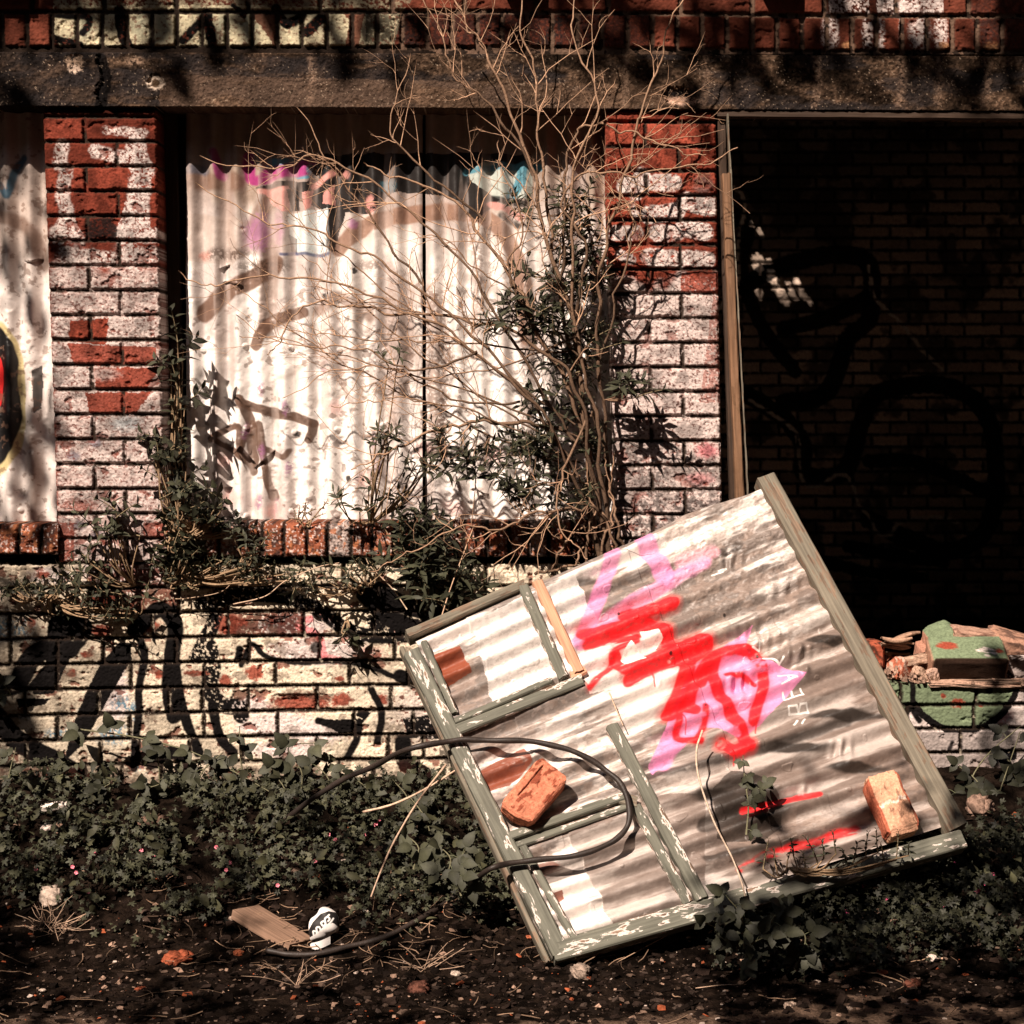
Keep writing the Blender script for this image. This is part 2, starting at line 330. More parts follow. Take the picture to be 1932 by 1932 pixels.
# --- pillars
def pillar(xl0, xr0, xl1, xr1, y0, y1, base, sp, jx, seed, paintf, label):
    xs0, xs1 = min(xl0, xl1), max(xr0, xr1)
    u, Yp = np.meshgrid(np.linspace(0, 1, 150), np.arange(y0, y1+.1, 1.4))
    t = (Yp-y0)/(y1-y0); xl = xl0+(xl1-xl0)*t; xr = xr0+(xr1-xr0)*t; W = xr-xl; X = xl+u*W
    def lines(X_, Y_):
        v = (Y_-base)/sp; k = np.floor(v).astype(int); return k+10, (v-np.floor(v))*sp, sp
    def joints(k, X_):
        f = np.where(k % 2 == 0, jx[0], jx[1]); uu = u
        b = (uu > f).astype(int); return b, np.abs(uu-f)*W
    H, face, h, h2, chip = brick_relief(X, Yp, lines, joints, seed, mort=2.5)
    ed = np.minimum(u*W, (1-u)*W); H -= .01*(1-ss(0, 4, ed+(fbm(X*.2, Yp*.2, seed, 2)-.5)*4))
    c = paintf(X, Yp, u, face, h, h2, chip)
    H[Yp < y0+4] -= .004
    o = relief_mesh('brick_pillar', X, Yp, 0, H, c, M_BRICK, bld, .23); o['label'] = label
def pillar_a(X, Y, u, face, h, h2, chip):
    n = fbm(X*.03, Y*.03, 91, 4); n2 = fbm(X*.12, Y*.2, 93, 4); f = ss(.44, .6, fbm(X*.16, Y*.2, 95, 4))
    c = np.ones(X.shape+(3,))*RED*(.4+.6*h[..., None]); p = Paint(X, Y, c, 3)
    WH = PINKW*.84
    m = ss(470, 520, Y+(n-.5)*90)*(1-.3*f); p.mix(m, WH, .9)
    # white runs and blots between bare brick
    for q, w_ in (([(118, 275), (112, 310)], 26), ([(125, 320), (118, 370), (126, 400), (110, 450)], 26), ([(255, 270), (262, 310)], 38), ([(180, 285), (240, 300)], 26), ([(268, 320), (262, 360), (258, 400), (240, 450)], 44), ([(100, 440), (150, 450)], 24), ([(230, 440), (290, 445)], 30), ([(120, 480), (210, 490)], 30), ([(240, 480), (290, 480)], 30), ([(200, 245), (270, 250)], 16)):
        p.stroke(q, w_, WH, .95, 3, .38)
    p.poly([(94, 455), (118, 410), (140, 410), (160, 455)], WH, .9, .36); p.poly([(215, 455), (240, 370), (275, 370), (290, 455)], WH, .9, .33)
    p.poly([(160, 412), (222, 412), (218, 455), (160, 455)], BLACK*2.5, .9)
    p.poly([(132, 606), (205, 600), (200, 650), (130, 645)], RED*1.0, 1); p.poly([(128, 648), (296, 655), (290, 690), (140, 690)], RED*1.15, .95)
    p.poly([(176, 694), (302, 694), (275, 735), (180, 735)], RED*1.1, .97); p.poly([(160, 742), (285, 740), (255, 782), (168, 780)], RED, .97); p.blob(195, 705, 26, 12, WH, .6, .5)
    p.blob(238, 798, 26, 14, np.array([.35, .42, .45]), .6, .5); p.blob(195, 870, 60, 20, WH, .5, .5); p.blob(150, 955, 34, 16, RED, .7, .4, .4)
    p.poly([(108, 985), (140, 985), (140, 1064), (108, 1064)], RED, .85, .3); p.poly([(270, 985), (312, 985), (312, 1015), (270, 1015)], RED*1.2, .8, .3)
    for x_, y_ in ((150, 990), (185, 1010), (180, 835), (140, 860)): p.blob(x_, y_, 12, 9, np.array([.10, .09, .13]), .7, .5)
    for s_ in (101, 103): p.mix(ss(.655, .70, fbm(X*.2, Y*.3, s_, 3)), RED*.5, .75)
    p.mix(ss(.0015, .004, chip), RED*.7, .7); p.mix((1-ss(0, .05, u))*(n2 > .45), RED*.7, .9)
    p.c *= (1-.45*ss(.42, .65, fbm(X*.04, Y*.04, 107, 4)))[..., None]
    p.c *= (.45+.55*ss(205, 232, Y))[..., None]  # top of the pillar darkened in the colour for the lintel's shadow
    p.mix((1-face)*(1-.7*ss(.55, .66, fbm(X*.05, Y*.07, 109, 3))), MORTAR*1.6); return p.c
def pillar_b(X, Y, u, face, h, h2, chip):
    n = fbm(X*.03, Y*.03, 121, 4); c = np.ones(X.shape+(3,))*RED*(.75+.5*h[..., None]); p = Paint(X, Y, c, 2.5)
    WH = PINKW*.86
    for q, w_ in (([(1180, 350), (1220, 345)], 34), ([(1200, 365), (1212, 330)], 30), ([(1240, 345), (1270, 345)], 34), ([(1225, 405), (1275, 400)], 34), ([(1295, 380), (1340, 390)], 36), ([(1160, 440), (1200, 440)], 28), ([(1240, 440), (1275, 440)], 32), ([(1290, 430), (1330, 438)], 34), ([(1170, 480), (1190, 490)], 20), ([(1225, 485), (1280, 490)], 34), ([(1290, 485), (1335, 490)], 30), ([(1190, 385), (1200, 405)], 14)):
        p.stroke(q, w_, WH, 1, 2, .33)
    m = ss(515, 545, Y+(n-.5)*70); p.mix(m, WH, .9); p.poly([(1285, 515), (1362, 515), (1362, 555), (1285, 550)], RED*1.3, .9, .3)
    p.poly([(1262, 232), (1352, 232), (1352, 270), (1262, 272)], RED*1.7, .9); p.poly([(1150, 232), (1255, 232), (1255, 272), (1150, 272)], RED*1.5, .8)
    p.poly([(1345, 560), (1362, 560), (1362, 760), (1320, 760)], RED*1.3, .6, .4); p.poly([(1190, 440), (1208, 430), (1215, 455), (1195, 460)], RED, .7)
    p.blob(1325, 350, 18, 20, np.array([.16, .1, .09]), .8, .4)
    p.stroke([(1170, 790), (1200, 800), (1190, 850), (1230, 900), (1270, 870), (1330, 880)], 30, BLACK*4, .6, 8, .45)
    p.stroke([(1240, 770), (1250, 830), (1300, 860), (1350, 900)], 14, BLACK*3, .5, 5, .4)
    p.blob(1335, 850, 20, 14, np.array([.6, .15, .18]), .8, .5); p.blob(1320, 905, 25, 12, np.array([.6, .18, .2]), .6, .5)
    for s_, t_ in ((131, .65), (133, .68)): p.mix(ss(t_, t_+.05, fbm(X*.22, Y*.28, s_, 3)), RED*.4, .8)
    p.mix(ss(850, 960, Y)*ss(.4, .6, fbm(X*.15, Y*.15, 135, 3)), BLACK*6, .75)
    p.mix(ss(.0015, .004, chip), RED*.8, .6); p.c *= (1-.45*ss(.42, .65, fbm(X*.04, Y*.04, 137, 4)))[..., None]; p.c *= (.4+.6*ss(206, 232, Y))[..., None]  # chips and blotches, then the lintel's shadow painted over the top
    p.mix((1-face)*(1-.7*ss(.55, .66, fbm(X*.05, Y*.07, 139, 3))), MORTAR*1.6); return p.c
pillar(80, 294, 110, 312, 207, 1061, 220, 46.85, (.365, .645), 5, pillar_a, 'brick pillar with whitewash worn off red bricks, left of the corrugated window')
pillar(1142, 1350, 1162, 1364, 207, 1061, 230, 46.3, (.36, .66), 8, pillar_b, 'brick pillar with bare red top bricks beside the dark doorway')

# --- course of bricks on edge above the lintel, stretchers above
X, Yp = gridpx(-160, 2100, -130, 103, 1.6)
TY = 22+8*ss(900, 1700, X)
def up_lines(X_, Y_):
    r = Y_-TY; k = np.where(r > 0, 5, 4+np.floor(r/45).astype(int)); yy = np.where(r > 0, r, r-np.floor(r/45)*45); ch = np.where(r > 0, 68., 45.)
    return k, yy, ch
def up_joints(k, X_):
    u1 = (X_-3.3)/47.2; b1 = np.floor(u1).astype(int); d1 = np.minimum(u1-b1, 1-(u1-b1))*47.2
    u2 = (X_-20*(k % 2)*3)/136; b2 = np.floor(u2).astype(int); d2 = np.minimum(u2-b2, 1-(u2-b2))*136
    return np.where(k == 5, b1, b2)+60, np.where(k == 5, d1, d2)
H, face, h, h2, chip = brick_relief(X, Yp, up_lines, up_joints, 15, mort=3.4)
c = np.ones(X.shape+(3,))*DRED*(.5+1.3*h[..., None]**1.5); p = Paint(X, Yp, c, 2.5); GC = np.array([.56, .50, .34])
p.poly([(108, 10), (520, 10), (760, 20), (740, 100), (120, 100), (98, 60)], GC, .97); p.poly([(110, -140), (900, -140), (760, 20), (100, 20)], GC*.6, .7, .45)
for x_ in (160, 262, 310, 420, 470): p.blob(x_, 50, 14, 24, np.array([.25, .27, .2]), .6, .7)
for q, w_ in (([(150, 20), (170, 40), (155, 62)], 14), ([(95, 28), (165, 32)], 12), ([(225, 20), (230, 60), (245, 100)], 22), ([(345, 75), (390, 30)], 18), ([(390, 25), (400, 80)], 20), ([(100, 72), (150, 84)], 14), ([(520, 15), (540, 45), (570, 30)], 18), ([(580, 60), (610, 30)], 22), ([(440, 10), (460, 30)], 10)):
    p.stroke(q, w_, BLACK, 1)
p.poly([(470, 22), (520, 22), (520, 92), (500, 60)], DRED, .9); p.poly([(640, 15), (660, 40), (650, 95), (675, 95), (690, 15)], DRED*1.4, .9); p.poly([(690, 22), (1060, 22), (1060, 95), (690, 95)], BLACK*2, .75, .35)
p.poly([(1060, 22), (1230, 22), (1230, 95), (1000, 95)], BLACK*3, .6, .4)
for x_, rx in ((1566, 16), (1637, 10), (1662, 8), (1735, 20), (1774, 14), (1700, 5)): p.blob(x_, 62, rx, 38, PINKW, .95, .3, .45)
p.poly([(1565, -120), (1640, -120), (1640, 24), (1565, 24)], PINKW, .9, .47); p.poly([(1655, -120), (1780, -120), (1780, 26), (1655, 26)], PINKW, .95, .38)
for x_ in (1600, 1780, 1870): p.blob(x_, 88, 12, 8, np.array([.5, .25, .12]), .8, .4)
p.poly([(1800, -140), (2100, -140), (2100, 100), (1840, 100)], BLACK*4, .5, .4)  # right end darkened in the colour for shade from off to the side
p.mix(ss(.6, .66, fbm(X*.2, Yp*.2, 171, 3)), DRED, .7); p.mix(1-face, MORTAR*(1.2)); p.mix((1-face)*ss(700, 760, X)*(fbm(X*.1, Yp*.1, 173, 2) > .42), np.array([.16, .10, .07]), .8)
relief_mesh('upper_brickwork', X, Yp, -.012, H, p.c, M_BRICK, bld, .24)

# --- concrete lintel
X, Yp = gridpx(-160, 2100, 0, 100, 1.6); Yp = 98+8*np.clip(X/1932, 0, 1)+Yp*(1.02+.02*X/1932)
n = fbm(X*.02, Yp*.04, 181, 5); n2 = fbm(X*.2, Yp*.2, 183, 4)
H = (n2-.5)*.007+(n-.5)*.006; e = np.abs(X-192-6*np.sin(Yp*.1)-(n2-.5)*14); H -= .012*(1-ss(2, 9, e))
mm = 1-ss(15, 20, np.hypot(X-140, (Yp-118)*1.1)+(n2-.5)*16); H -= mm*.012*n2; H -= (1-ss(13, 17, np.hypot(X-293, Yp-155)+(n2-.5)*8))*.008
H -= .014*(1-ss(12, 18, np.hypot((X-1275)/1.5, Yp-178)+(n2-.5)*18))
topl = ss(.0, 1, (Yp-100)/8); H += .012*(1-ss(0, 3, Yp-98-8*np.clip(X/1932, 0, 1)-4))*0
c = np.ones(X.shape+(3,))*np.array([.074, .046, .030]); c = c*(.25+1.5*ss(.3, .72, n)[..., None]); c *= (.45+.8*ss(.35, .7, n2))[..., None]
p = Paint(X, Yp, c, 3); p.mix(ss(.48, .62, fbm(X*.008, Yp*.03, 185, 4)), BLACK*4, .75); p.poly([(-200, 90), (195, 90), (205, 200), (-200, 200)], BLACK*3, .55)
p.poly([(300, 140), (700, 150), (1250, 160), (1250, 206), (300, 206)], np.array([.17, .105, .07]), .35); p.stroke([(190, 110), (200, 150), (188, 200)], 22, BLACK, .95)
for x_ in (588, 1330, 1180, 1700, 1860, 1770, 1540): p.stroke([(x_, 105), (x_+3, 150), (x_-3, 196)], 12, np.array([.26, .17, .12]), .55, 7, .42)
p.mix(mm, np.array([.30, .21, .15])*(1), .9, .4); p.blob(293, 156, 15, 13, np.array([.62, .5, .4]), 1, .25); p.blob(293, 156, 8, 9, np.array([.08, .05, .03]), 1, .3)
p.blob(140, 130, 12, 9, np.array([.5, .38, .3]), .9, .3, .45); p.blob(1278, 176, 22, 6, BLACK, 1, .3); p.blob(1285, 190, 34, 9, np.array([.55, .36, .27]), .9, .3, .4); p.blob(255, 115, 20, 10, np.array([.3, .2, .14]), .7, .4, .45)
p.mix(ss(.80, .84, fbm(X*.35, Yp*.35, 187, 2)), np.array([.4, .3, .22]), .6)
relief_mesh('concrete_lintel', X, Yp, -.016, H, p.c, M_CONC, bld, .25)

# --- brick-on-edge window sills
def sill(x0, x1, y0, y1, j0, sp, seed, label):
    X, Yp = gridpx(x0, x1, y0, y1, 1.5)
    def ln(X_, Y_): return np.full(X_.shape, 9+seed), Y_-y0+4, np.full(X_.shape, float(y1-y0+4))
    def jn(k, X_):
        u_ = (X_-j0+(fbm(X_*.02, X_*0, seed, 2)-.5)*20)/sp; b = np.floor(u_).astype(int); return b+40, np.minimum(u_-b, 1-u_+b)*sp
    H, face, h, h2, chip = brick_relief(X, Yp, ln, jn, seed, mort=2.8, rough=1.8, lump=.012)
    H -= .02*(1-ss(0, 14, Yp-y0))**2
    c = np.ones(X.shape+(3,))*np.array([.17, .055, .03])*(.5+1.1*h[..., None]); p = Paint(X, Yp, c, 2)
    p.mix((h2 > .78).astype(float), np.array([.42, .34, .31]), .8, .35); n_ = fbm(X*.12, Yp*.12, seed+60, 4)
    p.mix(ss(.52, .6, n_), BLACK*5, .7); p.mix(ss(.62, .68, fbm(X*.1, Yp*.1, seed+63, 3)), np.array([.4, .15, .07]), .8)
    p.mix(ss(.64, .68, fbm(X*.25, Yp*.25, seed+64, 3)), PINKW, .6); p.mix(1-face, MORTAR)
    o = relief_mesh('window_sill', X, Yp, -.03, H, p.c, M_BRICK, bld, .22); o['label'] = label
sill(310, 1161, 986, 1053, 325, 42, 21, 'sill of crumbling bricks on edge under the boarded window')
sill(-160, 109, 990, 1048, -5, 41, 25, 'sill of red bricks on edge at the left edge')

# --- interior room
def plain_box(mb, a, b, col):
    x0, y0, z0 = a; x1, y1, z1 = b
    V = [(x0, y0, z0), (x1, y0, z0), (x1, y1, z0), (x0, y1, z0), (x0, y0, z1), (x1, y0, z1), (x1, y1, z1), (x0, y1, z1)]
    mb.add(V, [(0, 3, 2, 1), (4, 5, 6, 7), (0, 1, 5, 4), (1, 2, 6, 5), (2, 3, 7, 6), (3, 0, 4, 7)], None, col)
BWY = 5.6
X, Yp = gridpx(1150, 2150, 60, 1330, 2.2)
def bl(X_, Y_): v = (Y_-8)/23.2; k = np.floor(v).astype(int); return k, (v-np.floor(v))*23.2, 23.2
def bj(k, X_):
    u_ = (X_+35*(k % 2))/70; b = np.floor(u_).astype(int); return b, np.minimum(u_-b, 1-u_+b)*70
H, face, h, h2, chip = brick_relief(X, Yp, bl, bj, 33, mort=1.6)
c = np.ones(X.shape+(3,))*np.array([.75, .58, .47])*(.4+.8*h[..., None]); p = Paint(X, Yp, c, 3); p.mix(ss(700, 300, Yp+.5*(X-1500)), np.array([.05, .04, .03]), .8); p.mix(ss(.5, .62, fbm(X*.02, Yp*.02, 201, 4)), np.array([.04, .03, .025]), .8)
WL = np.array([.9, .8, .7])
for q, w_ in (([(1380, 400), (1410, 430), (1400, 520), (1440, 620), (1500, 700)], 26), ([(1400, 540), (1480, 500), (1580, 480), (1640, 500), (1640, 600), (1600, 640), (1560, 740), (1480, 760)], 34), ([(1480, 620), (1560, 600), (1640, 560)], 30), ([(1410, 745), (1480, 790), (1515, 840), (1515, 890), (1560, 900), (1600, 880), (1640, 760), (1700, 730), (1790, 730), (1860, 780), (1880, 900), (1860, 1000), (1790, 1040), (1700, 1010), (1640, 980)], 34), ([(1640, 870), (1720, 870), (1800, 900), (1860, 930)], 26), ([(1600, 1030), (1700, 1050), (1780, 1060)], 24), ([(1500, 1050), (1560, 1060), (1640, 1080), (1740, 1090)], 22)):
    p.stroke(q, w_, BLACK, .97, 2)
for q in ([(1385, 355), (1402, 370), (1403, 410), (1392, 460), (1390, 540), (1350, 590)], [(1640, 500), (1650, 560), (1700, 610), (1740, 660), (1780, 700)], [(1415, 755), (1470, 790), (1503, 820), (1508, 880), (1520, 915), (1550, 915), (1580, 895), (1605, 905), (1620, 950), (1645, 980), (1655, 1005), (1680, 1008), (1700, 985), (1760, 975), (1810, 985)]):
    p.stroke(q, 7, WL, 1, 2)
p.mix(1-face, MORTAR*1.2)
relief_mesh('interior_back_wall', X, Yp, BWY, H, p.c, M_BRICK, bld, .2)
mb = MB(); dk = (.03, .021, .017)
plain_box(mb, (-4, BWY+.02, -.1), (1.2, BWY+.2, 3.6), dk); plain_box(mb, (3.45, .24, -.1), (3.65, BWY, 3.6), dk); plain_box(mb, (-4, .24, -.1), (-3.8, BWY, 3.6), dk)
plain_box(mb, (.42, .26, .1), (.62, 3.5, 3.5), dk); mb.build('interior_side_walls', M_BRICK, bld, False)
mb = MB(); plain_box(mb, (-4, -.0, 0.02), (3.65, BWY+.2, .12), (.30, .22, .17)); mb.build('interior_floor', M_CONC, bld, False)
mb = MB()   # boarded ceiling with the gaps that let spots of sun through
ceilz = 3.45
def ceil_hole_for(px, py):
    P = U(px, py, BWY); t = (ceilz-P[2])/(-SDIR.z); return P[0]-SDIR.x*t, P[1]-SDIR.y*t
hx, hy = ceil_hole_for(1465, 540)
ys = [.0]; ycur = -.1
rects = [(-4, .0, hx-.45, BWY+.2), (hx+.45, .0, 3.65, BWY+.2), (hx-.45, .0, hx+.45, hy-.45), (hx-.45, hy+.45, hx+.45, BWY+.2)]
for (a_, b_, c_, d_) in rects:
    if b_ < d_: plain_box(mb, (a_, b_, ceilz), (c_, d_, ceilz+.03), dk)
gx_, gy_ = np.meshgrid(hx-.45+.0075+np.arange(60)*.015, hy-.45+.0075+np.arange(60)*.015)
tw = (BWY-gy_)/SDIR.y; qx, qy = PR(np.stack([gx_+SDIR.x*tw, gy_*0+BWY, ceilz+SDIR.z*tw], -1)); open_ = np.zeros(qx.shape, bool)
for pts_, w_ in (([(1419, 422), (1419, 430)], 5), ([(1432, 436), (1433, 444)], 6), ([(1429, 492), (1431, 506)], 18), ([(1450, 496), (1451, 498)], 8), ([(1452, 520), (1468, 548), (1482, 572)], 15), ([(1488, 540), (1500, 565)], 8), ([(1504, 536), (1514, 558)], 8), ([(1432, 548), (1434, 564)], 7), ([(1520, 562), (1526, 576)], 6)):
    sub = Paint.__new__(Paint); sub.X, sub.Y = qx+(vn(gx_*90, gy_*90, 3)-.5)*7, qy; open_ |= sub.dist(pts_) < w_/2+1
for a_, b_ in zip(gx_[~open_], gy_[~open_]): mb.add([(a_-.0076, b_-.0076, ceilz+.01), (a_+.0076, b_-.0076, ceilz+.01), (a_+.0076, b_+.0076, ceilz+.01), (a_-.0076, b_+.0076, ceilz+.01)], [(0, 1, 2, 3)], None, dk)
plain_box(mb, (-4, -.0, 2.75), (3.65, .23, 3.5), dk)
mb.build('ceiling', M_DARKW, bld, False)
mb = MB(); plain_box(mb, (-4, -.01, 2.98), (3.65, .25, 4.6), (.05, .03, .024)); plain_box(mb, (-4, -.25, 4.3), (3.65, -.02, 4.45), (.05, .03, .024)); mb.build('high_wall', M_BRICK, bld, False)
mb = MB(); plain_box(mb, (-4.2, -1.15, 4.46), (4.0, 3, 4.6), (.03, .022, .018)); mb.build('sky_blocking_eave', M_DARKW, bld, False)  # eave above the view, added to cut sky light on the window

# --- timber head and corbels above
def beam_obj(name, A, B, wv, hv, mat, parent, bev=.0015, wob=0, label=None, taper=0):
    """timber from A to B; wv = across vector (full width), hv = up vector (full height, from the A-B line outwards)"""
    A = np.array(A, float); B = np.array(B, float); wv = np.array(wv, float); hv = np.array(hv, float)
    L = np.linalg.norm(B-A); ex = (B-A)/L; W = np.linalg.norm(wv); ez = np.cross(ex, wv/W); ez /= np.linalg.norm(ez)
    if ez@hv < 0: ez = -ez
    Hh = np.linalg.norm(hv); ey = np.cross(ez, ex); n = max(6, int(L/.012)); r = np.random.default_rng(int(L*1e4) % 9999)
    prof = []; b = min(.004, W*.2, Hh*.2)
    for (y, z) in ((-W/2, 0), (-W/2, Hh-b), (-W/2+b, Hh), (0, Hh), (W/2-b, Hh), (W/2, Hh-b), (W/2, 0)): prof.append((y, z))
    xs = np.linspace(0, L, n); V = np.zeros((n, 7, 3))
    for j, (y, z) in enumerate(prof):
        ny_ = (fbm(xs*18, xs*0+j*3, 3+int(L*100) % 50, 3)-.5)*(.0012+wob); nz_ = (fbm(xs*22, xs*0+j*5, 7, 3)-.5)*(.0016+wob*.6)
        V[:, j, 0] = xs; V[:, j, 1] = y*(1-taper*xs/L)+ny_; V[:, j, 2] = z+(nz_ if z > 0 else 0)
    V[0, :, 0] += (r.random(7)-.3)*.006; V[-1, :, 0] += (r.random(7)-.7)*.006
    i = np.arange(n*7).reshape(n, 7); j = np.roll(i, -1, 1); Q = np.stack([i[:-1], j[:-1], j[1:], i[1:]], -1).reshape(-1, 4)
    Tt = [(0, k, k+1) for k in range(1, 6)]+[((n-1)*7, (n-1)*7+k+1, (n-1)*7+k) for k in range(1, 6)]
    me = bpy.data.meshes.new(name); me.from_pydata(V.reshape(-1, 3).tolist(), [], Q.tolist()+Tt); me.materials.append(mat); me.validate()
    o = bpy.data.objects.new(name, me); scn.collection.objects.link(o)
    M = Matrix(((ex[0], ey[0], ez[0], A[0]), (ex[1], ey[1], ez[1], A[1]), (ex[2], ey[2], ez[2], A[2]), (0, 0, 0, 1)))
    if parent: adopt(o, parent); o.matrix_basis = M
    else: o.matrix_world = M
    if label: o['label'] = label
    return o
beam_obj('door_head_timber', U(1352, 216, .02), U(2120, 222, .02), (0, 0, .026), (0, -.03, 0), M_DARKW, bld)
for px_ in (0, 495, 962, 1445):
    A = U(px_, -47, 0)
    beam_obj('corbel', A, A+np.array([0, -.13, 0]), (.10, 0, 0), (0, 0, .10), M_DARKW, bld)
# frame behind the sheet on the left jamb
beam_obj('window_frame_timber', U(322, 205, .17), U(340, 985, .17), (.05, 0, 0), (0, -.03, 0), M_DARKW, bld)
mb = MB(); plain_box(mb, (-1.7, .23, .9), (.34, .25, 2.6), (.01, .008, .007)); mb.build('dark_gap_backing', M_DARKW, bld, False)  # dark panel added behind the sheets where the gap is only darkness

# ------------------------------------------------------------------ corrugated sheets in the windows
SHY = .135
def sheet(xa, xb, ya, yb, pitch, phase, seed, paintf, label, lean=0):
    X, Yp = gridpx(xa, xb, ya, yb, 1.4); Xl = X
    ph = 2*math.pi*(X-phase-(Yp-300)*.012)/pitch
    n = fbm(X*.012, Yp*.012, seed, 4)
    dent = ss(.5, .72, fbm(X*.022, Yp*.03, seed+3, 4))*ss(430, 600, Yp)
    H = .0125*np.cos(ph)*(1-.35*dent)+(n-.5)*.012+(fbm(X*.045, Yp*.035, seed+5, 2)-.5)*.007*(.1+dent)
    r = np.random.default_rng(seed)
    for _ in range(int((xb-xa)*.06)):     # small dents, nail heads
        cx, cy = r.uniform(xa, xb), r.uniform(380, 980); rr = r.uniform(4, 11); d = np.hypot(X-cx, (Yp-cy)*r.uniform(.6, 1.4))
        H -= .004*np.exp(-(d/rr)**2)*r.choice([1, 1, -.7])
    for _ in range(int((xb-xa)*.007)):    # torn creases
        cx, cy = r.uniform(xa, xb), r.uniform(450, 960); L_ = r.uniform(14, 45); d = (Yp-cy)-(fbm(X*.03, X*0, int(cx), 2)-.5)*30-(X-cx)*r.uniform(-.5, .5)
        m = (1-ss(L_*.4, L_*.5, np.abs(X-cx))); H += m*.007*np.exp(-np.abs(d)/7)*np.sign(-d)
    for i in range(int((xb-xa)/88)+1):
        for cy in (655, 810, 966):
            cx = xa+30+i*86+r.uniform(-4, 4); d = np.hypot(X-cx, Yp-cy-r.uniform(-8, 8)); H += .006*np.sqrt(np.clip(1-(d/5.5)**2, 0, 1))
    c = paintf(X, Yp, np.cos(ph), dent, seed)
    return tag(relief_mesh2('corrugated_sheet', X, Yp, SHY, H, c), label, 'metal sheet', 'corrugated sheets closing the windows')
def relief_mesh2(name, X, Yp, Yd, H, col, th=.003):
    P = U(X, Yp, np.full(X.shape, Yd)); P[..., 1] -= H; P2 = P.copy(); P2[..., 1] += th
    ny, nx = X.shape; n = ny*nx; i = np.arange(n).reshape(ny, nx)
    Q = grid_quads(ny, nx); Q2 = Q[:, ::-1]+n; rim = []
    for e in (i[0], i[:, -1], i[-1][::-1], i[:, 0][::-1]): rim.append(np.stack([e[:-1], e[1:], e[1:]+n, e[:-1]+n], -1))
    return mesh_obj(name, np.vstack([P.reshape(-1, 3), P2.reshape(-1, 3)]), np.vstack([Q, Q2]+rim), None, np.vstack([col.reshape(-1, 3), col.reshape(-1, 3)*.3]), M_SHEET)
BROWN = np.array([.17, .095, .065]); MAG = np.array([.35, .03, .17]); SBLUE = np.array([.10, .32, .42]); SPINK = np.array([.72, .33, .29]); PURP = np.array([.38, .16, .30])
